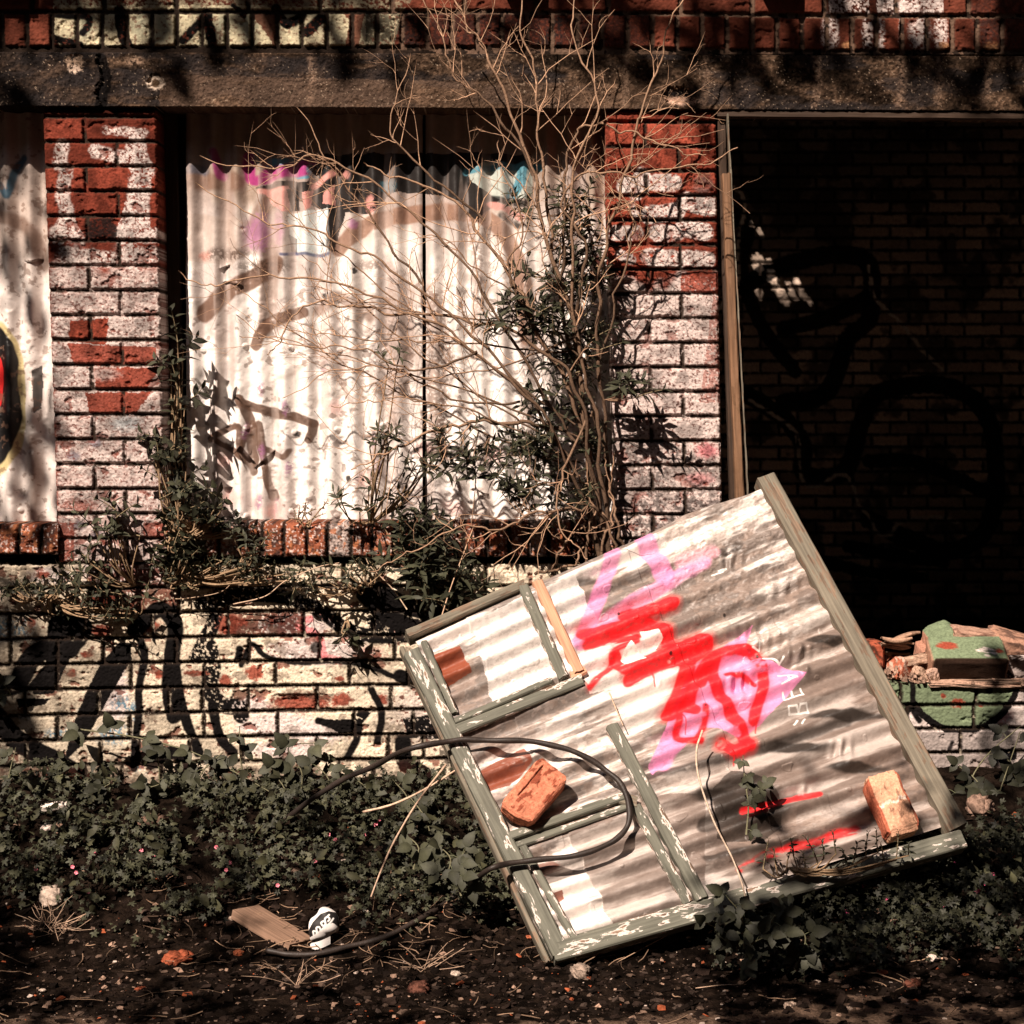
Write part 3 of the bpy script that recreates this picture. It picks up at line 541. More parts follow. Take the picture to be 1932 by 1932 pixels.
def sheet_main(X, Y, cs, dent, seed):
    base = np.array([.88, .82, .78]); up = np.array([.33, .25, .20]); f = ss(330, 520, Y+(fbm(X*.02, Y*.02, 301, 3)-.5)*120)[..., None]  # beige upper sheet, made darker still for the shade under the lintel
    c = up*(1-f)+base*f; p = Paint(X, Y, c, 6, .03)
    # old grey zinc showing where no paint sits
    p.mix(ss(.52, .6, fbm(X*.015, Y*.006, 303, 4)), np.array([.40, .33, .31]), .6)
    p.stroke([(352, 340), (400, 342), (445, 345)], 34, BROWN*1.2, .8, 6); p.stroke([(352, 320), (385, 322)], 18, np.array([.08, .10, .15]), .7, 4); p.stroke([(430, 300), (430, 420), (445, 480)], 18, BROWN*1.4, .5, 6)
    p.poly([(345, 400), (640, 440), (600, 480), (480, 470), (440, 500), (350, 490)], np.array([.48, .38, .32]), .4)
    # bands and letters in thin brown
    p.stroke([(640, 470), (690, 425), (760, 405), (840, 400), (900, 405), (950, 440), (985, 520), (1000, 640)], 32, BROWN*1.6, .92, 3)
    p.stroke([(812, 560), (830, 640), (822, 720), (830, 850)], 40, BROWN*1.1, .75, 8, .4); p.stroke([(985, 560), (1000, 700), (985, 850)], 34, BROWN, .6, 10, .42); p.stroke([(740, 520), (735, 640), (745, 800)], 22, BROWN*1.6, .5, 8, .44); p.stroke([(880, 430), (905, 500), (900, 600)], 22, BROWN*1.2, .6, 8, .42)
    p.stroke([(390, 590), (430, 550), (480, 525), (520, 500)], 36, BROWN*1.0, .95, 3); p.stroke([(484, 652), (500, 620), (540, 600), (570, 590)], 24, BROWN*.9, .95, 2)
    p.stroke([(500, 620), (510, 480), (480, 420), (520, 370)], 30, BROWN*1.1, .75, 5); p.stroke([(600, 590), (640, 560), (700, 600)], 22, BROWN*1.2, .7, 5)
    for q, w_ in (([(452, 755), (470, 790), (478, 870)], 15), ([(455, 760), (500, 775), (560, 790), (590, 800)], 12), ([(400, 828), (447, 805), (452, 850)], 9), ([(402, 830), (450, 855), (478, 890)], 9), ([(450, 855), (475, 800)], 9), ([(488, 800), (500, 880), (515, 940)], 13), ([(500, 850), (530, 860), (545, 850)], 8), ([(590, 800), (585, 830)], 14)):
        p.stroke(q, w_*1.35, BROWN*.75, .95, 1.5)
    p.stroke([(705, 560), (690, 640), (640, 700), (660, 760)], 14, BROWN*1.2, .45, 5); p.stroke([(620, 640), (560, 700), (520, 710)], 10, BROWN*1.5, .4, 5)
    p.stroke([(820, 560), (850, 700), (830, 820), (870, 920)], 16, BROWN, .5, 6, .4); p.stroke([(880, 520), (940, 560), (960, 700), (1000, 760)], 16, BROWN, .5, 6)
    p.blob(770, 640, 30, 90, BROWN*1.1, .5, .8); p.blob(680, 560, 16, 60, np.array([.2, .15, .13]), .5, .8)
    # blue, magenta, pink, black cloud
    p.poly([(505, 300), (560, 300), (600, 305), (640, 330), (560, 335), (500, 320)], SBLUE, .9); p.stroke([(500, 335), (545, 322), (590, 312)], 26, MAG*1.2, .95, 3)
    p.stroke([(405, 290), (412, 325), (420, 335)], 16, MAG*.8, .9, 3); p.stroke([(470, 292), (472, 335), (490, 340)], 20, MAG, .95, 3); p.stroke([(585, 318), (600, 330)], 14, SBLUE, .8, 3)
    p.poly([(600, 290), (1000, 290), (985, 330), (900, 420), (870, 380), (800, 365), (740, 360), (700, 400), (650, 400), (630, 480), (618, 440), (620, 400), (560, 380), (520, 360), (480, 355), (520, 345), (580, 340)], BLACK*1.6, .98)
    p.poly([(500, 360), (545, 352), (548, 400), (530, 400), (510, 385)], SPINK, .95); p.stroke([(492, 362), (540, 358)], 10, SPINK*1.15, .9, 2)
    p.stroke([(592, 352), (630, 325)], 12, SPINK*1.1, .95, 2); p.poly([(570, 365), (590, 358), (588, 395), (578, 400)], SPINK, .95); p.poly([(612, 365), (632, 350), (632, 390), (610, 385)], SPINK*.95, .95)
    p.blob(652, 330, 9, 7, SPINK*.8, .8, .4); p.poly([(545, 405), (620, 395), (622, 482), (560, 480), (545, 450)], np.array([.72, .76, .75]), .95); p.poly([(540, 360), (566, 350), (566, 400), (552, 400)], BLACK*2, .95)
    p.stroke([(626, 400), (620, 450), (625, 470)], 12, BLACK*2, .9, 3); p.poly([(543, 440), (560, 450), (558, 478), (545, 478)], BLACK*6, .7)
    p.stroke([(530, 478), (620, 478)], 7, np.array([.06, .07, .16]), .85, 2); p.blob(488, 440, 22, 34, PURP, .75, .4); p.blob(525, 430, 10, 30, PURP*1.3, .5, .6); p.blob(388, 480, 10, 8, np.array([.75, .3, .24]), .6, .5)
    p.blob(430, 480, 45, 12, BROWN*.5, .8, .5, .42); p.blob(500, 505, 50, 14, BROWN*.4, .8, .5, .42)
    p.poly([(880, 322), (925, 305), (1010, 312), (1000, 375), (940, 375), (890, 345)], np.array([.5, .55, .5]), .95); p.stroke([(880, 325), (930, 318), (960, 312), (1020, 318)], 13, SBLUE*.8, .95, 2)
    p.stroke([(985, 315), (978, 345), (965, 372)], 22, SBLUE*.8, .95, 2); p.stroke([(925, 385), (960, 395), (985, 410)], 13, SPINK*.9, .95, 2); p.stroke([(915, 370), (990, 385)], 12, BLACK, .9, 2); p.stroke([(945, 405), (980, 425)], 12, BLACK, .9, 3)
    p.blob(735, 350, 14, 10, SBLUE*.6, .8, .5); p.blob(700, 385, 10, 16, SPINK*1.1, .8, .4, .4); p.blob(665, 422, 9, 10, PURP, .8, .5)
    p.blob(1060, 500, 50, 150, np.array([.5, .42, .38]), .6, .6); p.blob(700, 500, 40, 10, BROWN*.9, .6, .5, .4)
    for x_, y_ in ((493, 735), (540, 770), (462, 815), (495, 855), (545, 880), (705, 830), (712, 880), (488, 950), (520, 960), (800, 980), (612, 700)): p.blob(x_, y_, 7, 16, PURP*.8, .75, .5, .42)
    for x_, y_ in ((425, 870), (690, 905), (440, 940), (630, 770), (800, 850), (520, 965), (930, 860), (860, 960)): p.blob(x_, y_, 16, 14, SPINK*1.1, .5, .7)
    for x_, y_ in ((657, 905), (670, 510), (788, 850), (740, 620), (610, 560), (862, 640), (560, 820)): p.blob(x_, y_, 6, 6, BLACK, .95, .3)
    sp = fbm(X*.05, Y*.06, 305, 3); p.mix(ss(.70, .72, sp)*ss(480, 560, Y), BROWN*.8, .6)
    dr = fbm(X*.05, Y*.004, 307, 3); p.mix(ss(.55, .68, dr), np.array([.46, .37, .33]), .5)
    return p.c
def sheet_left(X, Y, cs, dent, seed):
    c = np.ones(X.shape+(3,))*np.array([.52, .43, .38]); p = Paint(X, Y, c, 4, .03)
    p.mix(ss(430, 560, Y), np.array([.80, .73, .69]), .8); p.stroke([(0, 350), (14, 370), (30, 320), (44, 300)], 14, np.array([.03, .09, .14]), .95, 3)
    p.stroke([(-40, 400), (20, 415), (60, 440), (85, 500)], 26, BROWN, .75, 6); YL = np.array([.55, .45, .22])
    e_ = np.hypot((p.X+8)/56, (p.Y-752)/142); p.mix(1-ss(1, 1.06, e_), YL, .95); e_ = np.hypot((p.X+8)/(47+4*np.sin(p.Y*.05)), (p.Y-748)/132); p.mix(1-ss(.97, 1.02, e_), BLACK); e_ = np.hypot((p.X+18)/26, (p.Y-720)/62); p.mix(1-ss(.95, 1.02, e_), np.array([.6, .02, .02])); p.stroke([(60, 830), (70, 900), (60, 985)], 22, BROWN, .7, 8); p.poly([(60, 700), (78, 690), (78, 770), (66, 780)], BLACK*2, .9)
    p.mix(ss(.66, .7, fbm(X*.1, Y*.1, 315, 3)), BROWN, .6); return p.c
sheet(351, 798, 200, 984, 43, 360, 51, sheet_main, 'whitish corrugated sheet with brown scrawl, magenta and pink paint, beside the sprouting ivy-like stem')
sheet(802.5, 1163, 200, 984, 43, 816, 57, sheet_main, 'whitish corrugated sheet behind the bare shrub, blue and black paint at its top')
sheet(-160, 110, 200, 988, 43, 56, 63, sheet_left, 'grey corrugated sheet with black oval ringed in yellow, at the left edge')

# leaning post at the doorway
pt = thing('door_post', 'weathered orange-brown timber post standing against the pillar by the dark doorway', 'post', U(1398, 940, -.02))
def post_obj(name, pa, pb, wd, dp, mat, Y):
    A = U(pa[0], pa[1], Y); B = U(pb[0], pb[1], Y); return beam_obj(name, B, A, (wd, 0, 0), (0, -dp, 0), mat, pt, wob=.003)
post_obj('jamb', (1358, 216), (1385, 1000), .026, .05, M_DARKW, .06)
post_obj('post_face', (1367, 330), (1396, 1000), .026, .055, M_POST, .02)
post_obj('metal_strip', (1371, 216), (1413, 1000), .004, .03, M_FRAME2, .0)

# ------------------------------------------------------------------ ground
def gh(x, y):
    y = np.asarray(y, float); x = np.asarray(x, float)
    r = ss(-1.0, .0, y); z = .33*r*(.55+.45*r)
    z = z+.05*ss(.2, .9, x)*ss(-1.05, -.4, y)
    z = z+(fbm(x*4+20, y*4+20, 401, 4)-.5)*.05*(.25+ss(-1.2, -.5, y))
    z = z+(fbm(x*30+9, y*30+9, 403, 3)-.5)*.016*ss(-1.45, -1.1, y)
    return z-.004
def G(px, py):
    d = rays(px, py); lo = 3.0; t = np.linspace(3.9, 7, 400)
    P = CAM+d*t[:, None]; below = P[:, 2] < gh(P[:, 0], P[:, 1]); i = np.argmax(below) if below.any() else -1
    return P[i]
xs = np.concatenate([np.linspace(-60, -2.2, 24), np.linspace(-2.1, 2.1, 620), np.linspace(2.2, 60, 24)])
ys = np.concatenate([np.linspace(-70, -2.1, 24), np.linspace(-2.0, -.002, 420)])
GX, GY = np.meshgrid(xs, ys); GZ = gh(GX, GY)
c = np.ones(GX.shape+(3,))*np.array([.0085, .0055, .004]); nn = fbm(GX*30, GY*30, 411, 4); c *= (.4+1.4*ss(.35, .7, nn))[..., None]
edge = -1.36+.10*(fbm(GX*3+30, GX*0, 413, 3)-.5)*2+.16*ss(-.3, .7, GX)
tar = 1-ss(-.02, .03, GY-edge+(fbm(GX*25, GY*25, 415, 3)-.5)*.16)
tc_ = np.array([.095, .062, .044])*(.45+1.0*fbm(GX*60, GY*60, 417, 3))[..., None]; c = c*(1-tar[..., None])+tc_*tar[..., None]
GZ = GZ+tar*.004*(fbm(GX*80, GY*80, 419, 2))
tag(mesh_obj('ground', np.stack([GX, GY, GZ], -1), grid_quads(*GX.shape)[:, ::-1], None, c.reshape(-1, 3), M_SOIL), kind='structure')

def chips(name, N, xr, yr, smin, smax, cols, probs, label, cat, flat=.5, dens=None, zoff=0):
    r = np.random.default_rng(hash(name) % 1000 if False else sum(map(ord, name)))
    x = r.uniform(*xr, N); y = r.uniform(*yr, N)
    if dens is not None: k = r.random(N) < dens(x, y); x, y = x[k], y[k]; N = len(x)
    s = smin+(smax-smin)*r.random(N)**3.5
    V0 = np.array([(-1, -1, -1), (1, -1, -1), (1, 1, -1), (-1, 1, -1), (-.8, -.8, 1), (.8, -.8, 1), (.8, .8, 1), (-.8, .8, 1)], float)
    V = V0[None]*(1+r.uniform(-.5, .25, (N, 8, 3))); V[..., 0] *= r.uniform(.6, 1.8, (N, 1)); V[..., 2] *= flat*r.uniform(.4, 1.2, (N, 1))
    a = r.uniform(0, 6.28, (N, 1)); b = r.uniform(-.6, .6, (N, 1)); ca, sa, cb, sb = np.cos(a), np.sin(a), np.cos(b), np.sin(b)
    X1 = V[..., 0]*cb+V[..., 2]*sb; Z1 = -V[..., 0]*sb+V[..., 2]*cb; X2 = X1*ca-V[..., 1]*sa; Y2 = X1*sa+V[..., 1]*ca
    P = np.stack([X2, Y2, Z1], -1)*s[:, None, None]/2; P += np.stack([x, y, gh(x, y)+s*.2*flat+zoff], -1)[:, None]
    Q0 = np.array([(0, 3, 2, 1), (4, 5, 6, 7), (0, 1, 5, 4), (1, 2, 6, 5), (2, 3, 7, 6), (3, 0, 4, 7)])
    Q = Q0[None]+8*np.arange(N)[:, None, None]
    ci = r.choice(len(cols), N, p=probs); cc = np.array(cols)[ci]*r.uniform(.5, 1.2, (N, 1))
    return tag(mesh_obj(name, P.reshape(-1, 3), Q.reshape(-1, 4), None, np.repeat(cc, 8, 0), M_STONE, None, False), label, cat, kind='stuff')
CC = [(.34, .22, .16), (.12, .08, .06), (.5, .40, .34), (.34, .09, .04), (.05, .035, .028)]
chips('gravel', 7500, (-1.8, 1.8), (-1.75, -.25), .003, .020, CC, [.2, .34, .05, .06, .35], 'small stone and brick chips strewn over the dark soil', 'gravel', dens=lambda x, y: np.clip(.35+1.2*ss(-1.6, -1.2, y)-1.3*ss(-.95, -.4, y), .06, 1)*(.4+fbm(x*5, y*5, 421, 3)))
chips('soil_crumbs', 9000, (-1.8, 1.8), (-1.8, -.3), .006, .03, [(.010, .0065, .005), (.022, .014, .011)], [.6, .4], 'dark crumbs of soil and leaf litter', 'soil crumbs')
# straw and dead stalks lying about
mb = MB(); r = np.random.default_rng(5)
for _ in range(300):
    if r.random() < .6: x, y = r.normal(-.55, .35), r.uniform(-.95, -.5)
    else: x, y = r.uniform(-1.7, 1.7), r.uniform(-1.4, -.45)
    L_ = r.uniform(.02, .14)*r.choice([.5, 1]); a = r.uniform(0, 6.28); k = r.uniform(-1, 1); tt = np.linspace(0, 1, 6)
    px_ = x+np.cos(a+k*tt)*L_*tt; py_ = y+np.sin(a+k*tt)*L_*tt*.6; z = gh(px_, py_)+.004+r.uniform(0, .03)*tt
    tube(mb, np.stack([px_, py_, z], -1), r.uniform(.0006, .0018), np.array([.36, .23, .15])*r.uniform(.15, 1.0), 4)
tag(mb.build('straw_litter', M_TWIG), 'dry straw and dead stalks scattered over the soil', 'straw', kind='stuff')

# ------------------------------------------------------------------ lumps: bricks, stones, chunks
def lump(name, c, ax, dims, colf, mat=None, n=22, rnd=.12, rough=.004, seed=0, shape=None, parent=None):
    """box with worn corners; ax = 3x3 rows of unit axes, dims = full sizes; shape(q)->q bends the unit cube"""
    V = []; Q = []; k = 0; g = np.linspace(-1, 1, n); A, B = np.meshgrid(g, g)
    for d in range(3):
        for s in (-1, 1):
            q = np.zeros((n, n, 3)); q[..., d] = s; q[..., (d+1) % 3] = A*s; q[..., (d+2) % 3] = B; V.append(q.reshape(-1, 3)); Q.append(grid_quads(n, n, k)[:, ::-1]); k += n*n
    q = np.vstack(V); e = np.sort(np.abs(q), 1)[:, 1]                      # nearness to an edge
    nz = fbm(q[:, 0]*3+q[:, 2]*2+seed, q[:, 1]*3-q[:, 2]*2.3+seed, seed, 4)-.5
    inner = q*(1-rnd*ss(.75, 1, e)[:, None]*(.5+1.2*(nz+.5))[:, None]); u_ = inner.copy()
    if shape: u_ = shape(u_)
    u_ = u_*(np.array(dims)/2); nr = q/np.linalg.norm(q, axis=1)[:, None]; u_ += nr*(nz*2*rough)[:, None]
    P = np.array(c)+u_@np.array(ax); ci = colf(q, nz)
    return mesh_obj(name, P, np.vstack(Q), None, ci, mat or M_STONE, parent)
def axes(ex, up):
    ex = np.array(ex, float); ex /= np.linalg.norm(ex); up = np.array(up, float); ey = np.cross(up, ex); ey /= np.linalg.norm(ey); ez = np.cross(ex, ey); return np.array([ex, ey, ez])
def rotax(a, b=0, c_=0):
    m = Matrix.Rotation(a, 3, 'Z') @ Matrix.Rotation(b, 3, 'Y') @ Matrix.Rotation(c_, 3, 'X'); return np.array(m).T
def speck(base, dark, thr=.08):
    base = np.array(base); dark = np.array(dark)
    return lambda q, nz: base*(1-ss(thr-.05, thr+.05, nz)[:, None])+dark*ss(thr-.05, thr+.05, nz)[:, None]

# rubble lying on the broken wall
WT = U(1700, 1292, 0)[2]
def on_wall(px, py, Y): return U(px, py, Y+.075)
tag(lump('brick', on_wall(1640, 1234, .03), rotax(.15), (.075, .10, .09), speck((.36, .09, .05), (.08, .03, .02)), seed=3), 'small red broken brick upright on the low wall next to the tilted frame', 'brick')
def greentop(q, nz):
    c = np.where((q[:, [2]] > .9), GREEN*1.1, np.array([.34, .19, .13])); ch = (np.hypot(q[:, 0]+.55, q[:, 1]-.1) < .28) | (np.hypot(q[:, 0]-.8, q[:, 1]+.3) < .16); c[ch & (q[:, 2] > .9)] = RED*1.2
    ch2 = (np.hypot(q[:, 0]-.35, (q[:, 1]+.4)*.8) < .3) & (nz > 0); c[ch2 & (q[:, 2] > .9)] = PINKW; c[q[:, 1] < -.9] = np.array([.03, .017, .012]); return c
tag(lump('masonry_block', on_wall(1822, 1248, -.01), rotax(0, 0, .55), (.245, .13, .12), greentop, seed=5, rnd=.08), 'large masonry block with flaking green paint on its sloping top, on the low wall', 'masonry block')
def wedge(q): q = q.copy(); q[:, 2] = np.where(q[:, 2] > 0, q[:, 2]*(1-.45*np.abs(q[:, 0]+.1)), q[:, 2]); q[:, 0] *= (1-.2*(q[:, 2] > 0)); return q
tag(lump('masonry_chunk', on_wall(1785, 1222, .10), rotax(.1, .08, .25), (.18, .12, .16), lambda q, nz: np.where((q[:, [2]] > .8) & (q[:, [0]] < .6), GREEN*1.1, np.array([.40, .20, .14])), seed=7, shape=wedge), 'wedge of masonry with green paint at the back of the broken wall', 'masonry chunk')
def flatw(q): q = q.copy(); q[:, 2] *= 1-.35*q[:, 0]; q[:, 1] *= 1-.2*q[:, 0]; return q
tag(lump('mortar_slab', on_wall(1838, 1196, .06), rotax(.05, .05, .15), (.15, .09, .03), speck((.38, .23, .17), (.2, .11, .08)), seed=9, shape=flatw), 'jagged flat mortar slab lying on top of the green masonry', 'slab')
tag(lump('mortar_slab', on_wall(1912, 1214, .07), rotax(-.1, .12, .2), (.16, .12, .06), speck((.36, .2, .14), (.14, .08, .06)), seed=12, shape=flatw), 'brown mortar slab sloping down at the right edge of the wall rubble', 'slab')
tag(lump('brick', on_wall(1935, 1258, .03), rotax(0), (.15, .10, .085), lambda q, nz: np.where((nz[:, None] > .02) & (q[:, [0]] < .2), PINKW*.8, np.array([.04, .025, .02])), seed=14), 'blackened brick with white paint smear at the right end of the low wall', 'brick')
tag(lump('brick_fragment', on_wall(1702, 1262, .02), rotax(.5, .3, .1), (.10, .08, .06), speck((.38, .12, .07), (.5, .34, .27)), seed=16, shape=flatw), 'red broken brick lump among the pebbles on the low wall', 'brick')
tag(lump('mortar_lump', on_wall(1720, 1246, .0), rotax(.1, -.15, 0), (.11, .05, .03), speck((.45, .3, .22), (.2, .12, .08)), seed=18), 'long pale mortar lump above the pebbles on the low wall', 'mortar lump')
tag(lump('mortar_lump', on_wall(1738, 1270, -.06), rotax(.3, .5, 0), (.055, .035, .03), speck((.45, .3, .22), (.2, .12, .08)), seed=19), 'small oblong mortar lump in front of the green block', 'mortar lump')
tag(lump('brick_flake', on_wall(1761, 1277, -.065), rotax(.3, 1.2, 0), (.055, .02, .035), speck((.5, .33, .26), (.2, .12, .08)), seed=20, shape=flatw), 'thin brick flake standing on edge by the green block', 'flake')
tag(lump('mortar_slab', on_wall(1850, 1286, -.02), rotax(0, .01, 0), (.45, .14, .024), speck((.42, .27, .20), (.12, .08, .06), .05), seed=22, rnd=.2, rough=.008, n=40), 'long crumbly bed of old mortar capping the low wall', 'slab')
mb = MB(); r = np.random.default_rng(8)
for k in range(7):      # curled bark
    t = np.linspace(0, 1, 14); x = 1662+t*r.uniform(50, 78); y = 1203+k*4.5+np.sin(t*3+k)*7-6*t*(k % 3); P = U(x, y, .02+.01*k+.02*t)
    w_ = .004+.006*np.sin(t*3.1); tube(mb, P, w_, np.array([.36, .22, .15])*r.uniform(.4, 1.2), 5, .5)
tag(mb.build('bark_strips', M_TWIG), 'curled dry bark strips on the low wall left of the green masonry', 'bark')
# pebbles on that wall
mb = MB(); r = np.random.default_rng(9); V0 = np.array([(-1, -1, -1), (1, -1, -1), (1, 1, -1), (-1, 1, -1), (-.7, -.7, 1), (.7, -.7, 1), (.7, .7, 1), (-.7, .7, 1)], float)
Q0 = [(0, 3, 2, 1), (4, 5, 6, 7), (0, 1, 5, 4), (1, 2, 6, 5), (2, 3, 7, 6), (3, 0, 4, 7)]
for _ in range(420):
    x = r.uniform(1640, 1960) if r.random() < .3 else r.uniform(1630, 1765); Y_ = r.uniform(-.02, .2); s_ = r.uniform(.004, .02)*r.choice([.5, 1]); P = U(x, 1290, 0); b_ = np.array([P[0], Y_, P[2]+max(0, .045*(1-abs(x-1690)/70))*r.random()+.006])
    mb.add(b_+(V0*(1+r.uniform(-.4, .2, (8, 3))))*s_/2, Q0, None, np.array([.42, .27, .2])*r.uniform(.3, 1.2))
tag(mb.build('wall_top_debris', M_STONE, None, False), 'pebbles and mortar crumbs on top of the broken low wall', 'debris', kind='stuff')
# dim rubble inside the doorway
for i, (px_, py_, s_) in enumerate(((1560, 1165, .22), (1490, 1185, .15), (1650, 1170, .14), (1800, 1150, .2))):
    P = U(px_, py_, 2.0+.3*i); P[2] = .12+s_*.3
    tag(lump('rubble_stone', P, rotax(i, .3, .2), (s_, s_*.8, s_*.7), speck((.3, .2, .15), (.1, .07, .05)), seed=40+i, rnd=.3), ['large dim rubble stone on the floor inside the doorway', 'dim rubble stone just inside the doorway beside the frame edge', 'small dim rubble stone in the middle of the dark room floor', 'dim rubble stone further right on the dark room floor'][i], 'stone', 'rubble on the room floor')

def stone_shape(q): q = q/np.linalg.norm(q, axis=1)[:, None]**.65; q[:, 2] *= 1-.3*q[:, 0]; return q
# stones on the soil
ST = [(88, 1564, .05, (.55, .45, .4), 'small pale stone in the weeds at the far left'), (100, 1700, .09, (.42, .33, .27), 'flat pale stone low in the weeds on the left'), (335, 1815, .085, (.3, .08, .04), 'rust red stone on the bare soil below the weeds'),
      (450, 1800, .03, (.34, .1, .05), 'orange brick crumb in front of the plank'), (80, 1870, .02, (.5, .4, .33), 'whitish pebble at the lower left corner'), (265, 1870, .035, (.3, .08, .04), 'orange chip beside the dark soil at lower left'),
      (1095, 1838, .07, (.33, .25, .2), 'grey pebble lodged under the corner of the tilted frame'), (1775, 1615, .09, (.4, .26, .2), 'tan stone right of the frame corner'), (1850, 1530, .10, (.26, .17, .13), 'grey-brown stone below the low wall'),
      (1908, 1745, .08, (.34, .22, .17), 'rounded brown stone at the right edge'), (1652, 1788, .05, (.5, .34, .27), 'pale lump of rubble under the pink flowers'), (1440, 1800, .06, (.3, .2, .15), 'brown stone amid weeds beneath the frame'),
      (1665, 1838, .035, (.35, .1, .05), 'orange brick chip at lower right'), (1720, 1860, .05, (.16, .06, .04), 'dark red stone by the lower right soil'), (1760, 1810, .035, (.6, .5, .44), 'small white chip on the lower right soil'),
      (1000, 1770, .03, (.4, .12, .06), 'orange crumb left of the frame corner'), (790, 1870, .07, (.12, .05, .035), 'flat dark red tile piece by the dead weed'), (860, 1840, .03, (.5, .4, .33), 'cream pebble between dead weed and frame'), (440, 1735, .03, (.45, .33, .26), 'small stone at the plank end'),
      (290, 1560, .12, (.16, .10, .075), 'large mossy lump half buried in the weeds'), (1490, 1900, .035, (.45, .33, .26), 'pale pebble on the gritty path'), (1600, 1905, .025, (.4, .3, .24), 'small pebble near the bottom edge on the path')]
for i, (px_, py_, s_, c_, lb) in enumerate(ST):
    P = G(px_, py_); r = np.random.default_rng(i)
    tag(lump('stone', P+np.array([0, 0, s_*.12]), rotax(r.uniform(0, 3), r.uniform(-.3, .3), r.uniform(-.2, .2)), (s_, s_*.75, s_*r.uniform(.35, .7)), speck(c_, np.array(c_)*.4), seed=60+i, rnd=.3, rough=s_*.13, n=16, shape=stone_shape), lb, 'stone', 'stones on the soil')

# ------------------------------------------------------------------ the tilted frame with its corrugated sheet
BL, BR, TR = U(1037, 1818, -.91), U(1813, 1573, -.63), U(1438, 903, -.06)
NRM = np.cross(BR-BL, TR-BL); NRM /= np.linalg.norm(NRM)
if NRM[1] > 0: NRM = -NRM
def onp(px, py, h=0):
    d = rays(px, py); t = ((BL-CAM)@NRM)/(d@NRM); return CAM+d*np.asarray(t)[..., None]+NRM*h
TL = onp(753, 1214)
fr = thing('tilted_window_frame', 'old green painted timber frame faced with corrugated iron, sprayed pink and red, leaning on the wall', 'window frame', tuple(BL))
S_, T_ = np.meshgrid(np.linspace(0, 1, 640), np.linspace(0, 1, 640))
def quad(s, t): return (BL*(1-s)[..., None]+BR*s[..., None])*(1-t)[..., None]+(TL*(1-s)[..., None]+TR*s[..., None])*t[..., None]
S2 = .035+S_*.945; wave = (fbm(S_*6, S_*0, 501, 3)-.5)*.012; T2 = .03+T_*(.965+wave*1.0)
T2 = T2-(.02*ss(.8, 1, S_)*ss(.9, 1, T_))
P = quad(S2, T2); X, Yp = PR(P)
n = fbm(S2*6, T2*5, 503, 4); crump = ss(.55, .75, S2)*ss(.45, .75, T2)*ss(.35, .6, fbm(S2*5, T2*5, 505, 3))
ph = 2*math.pi*T2*16.5+(n-.5)*.6
H = .0115*np.cos(ph)*(1-.5*crump)+(n-.5)*.014+(fbm(S2*22, T2*34, 507, 4)-.5)*(.006+.014*crump)+(vn(S2*30, T2*28, 509) > .90)*.0025
for (cx, cy, rr, am) in ((1590, 1415, 22, .012), (1430, 1200, 30, -.01), (1395, 1290, 26, -.014), (1500, 1230, 24, .012), (1480, 1110, 30, -.008), (1520, 1490, 12, .01), (1240, 1290, 10, -.006), (1515, 1265, 14, .012), (1380, 1060, 26, -.01)):
    d = np.hypot(X-cx, (Yp-cy)*1.3); H += am*np.exp(-(d/rr)**2)*(1+.6*np.sin((X-cx)*.3+n*9))
seam = ss(-.001, .001, S2-(.165+.004*np.sin(T2*60))); H += .004*seam*(S2 < .6)
c = np.ones(X.shape+(3,))*np.array([.80, .72, .67]); p = Paint(X, Yp, c, 4, .03)
# coordinates along and across the ribs for grime
p.n = fbm(S2*16, T2*30, 519, 4); st = fbm(S2*5, T2*36, 511, 5); big = fbm(S2*3.2, T2*7, 513, 4)
gr = ss(.47, .56, st*.6+big*.4); p.mix(gr, np.array([.07, .048, .038]), .8); fine = fbm(S2*26, T2*170, 523, 4); p.mix(ss(.54, .64, fine)*ss(.42, .55, big), np.array([.09, .06, .05]), .35); p.mix(ss(.62, .68, fbm(S2*70, T2*90, 525, 3))*gr, np.array([.6, .5, .45]), .3)
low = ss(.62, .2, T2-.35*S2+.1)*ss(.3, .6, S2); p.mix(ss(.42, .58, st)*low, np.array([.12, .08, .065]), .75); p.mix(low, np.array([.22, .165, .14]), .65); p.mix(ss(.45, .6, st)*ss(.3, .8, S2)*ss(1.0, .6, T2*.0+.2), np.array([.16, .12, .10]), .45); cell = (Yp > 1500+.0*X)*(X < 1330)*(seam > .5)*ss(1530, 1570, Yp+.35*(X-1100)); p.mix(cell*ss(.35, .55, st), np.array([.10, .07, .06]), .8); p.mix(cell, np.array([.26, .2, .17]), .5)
p.mix(ss(.5, .6, fbm(S2*40, T2*60, 515, 3))*ss(.40, .55, big), np.array([.3, .22, .18]), .5)
for a_, b_ in (((1245, 1165), (1450, 1110)), ((1420, 1075), (1560, 1040))): pass
for q, w_ in (([(1262, 1080), (1300, 1065)], 16), ([(1330, 1050), (1390, 1032)], 20), ([(1190, 1175), (1240, 1165)], 14), ([(1080, 1100), (1130, 1095)], 14), ([(1330, 1560), (1420, 1530), (1500, 1510)], 30), ([(1180, 1480), (1330, 1440), (1480, 1400), (1600, 1360)], 16), ([(1330, 1620), (1500, 1590)], 14)):
    p.stroke(q, w_, np.array([.035, .026, .022]), .85, 4, .36)
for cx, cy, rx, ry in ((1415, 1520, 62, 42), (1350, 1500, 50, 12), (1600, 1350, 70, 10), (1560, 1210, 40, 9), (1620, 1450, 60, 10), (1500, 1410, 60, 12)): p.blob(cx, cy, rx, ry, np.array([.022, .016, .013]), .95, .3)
p.poly([(1345, 1490), (1380, 1455), (1440, 1465), (1470, 1500), (1475, 1560), (1440, 1590), (1350, 1585)], np.array([.03, .022, .018]), .8)  # seedling's leaf shadows painted in, widening the black stain
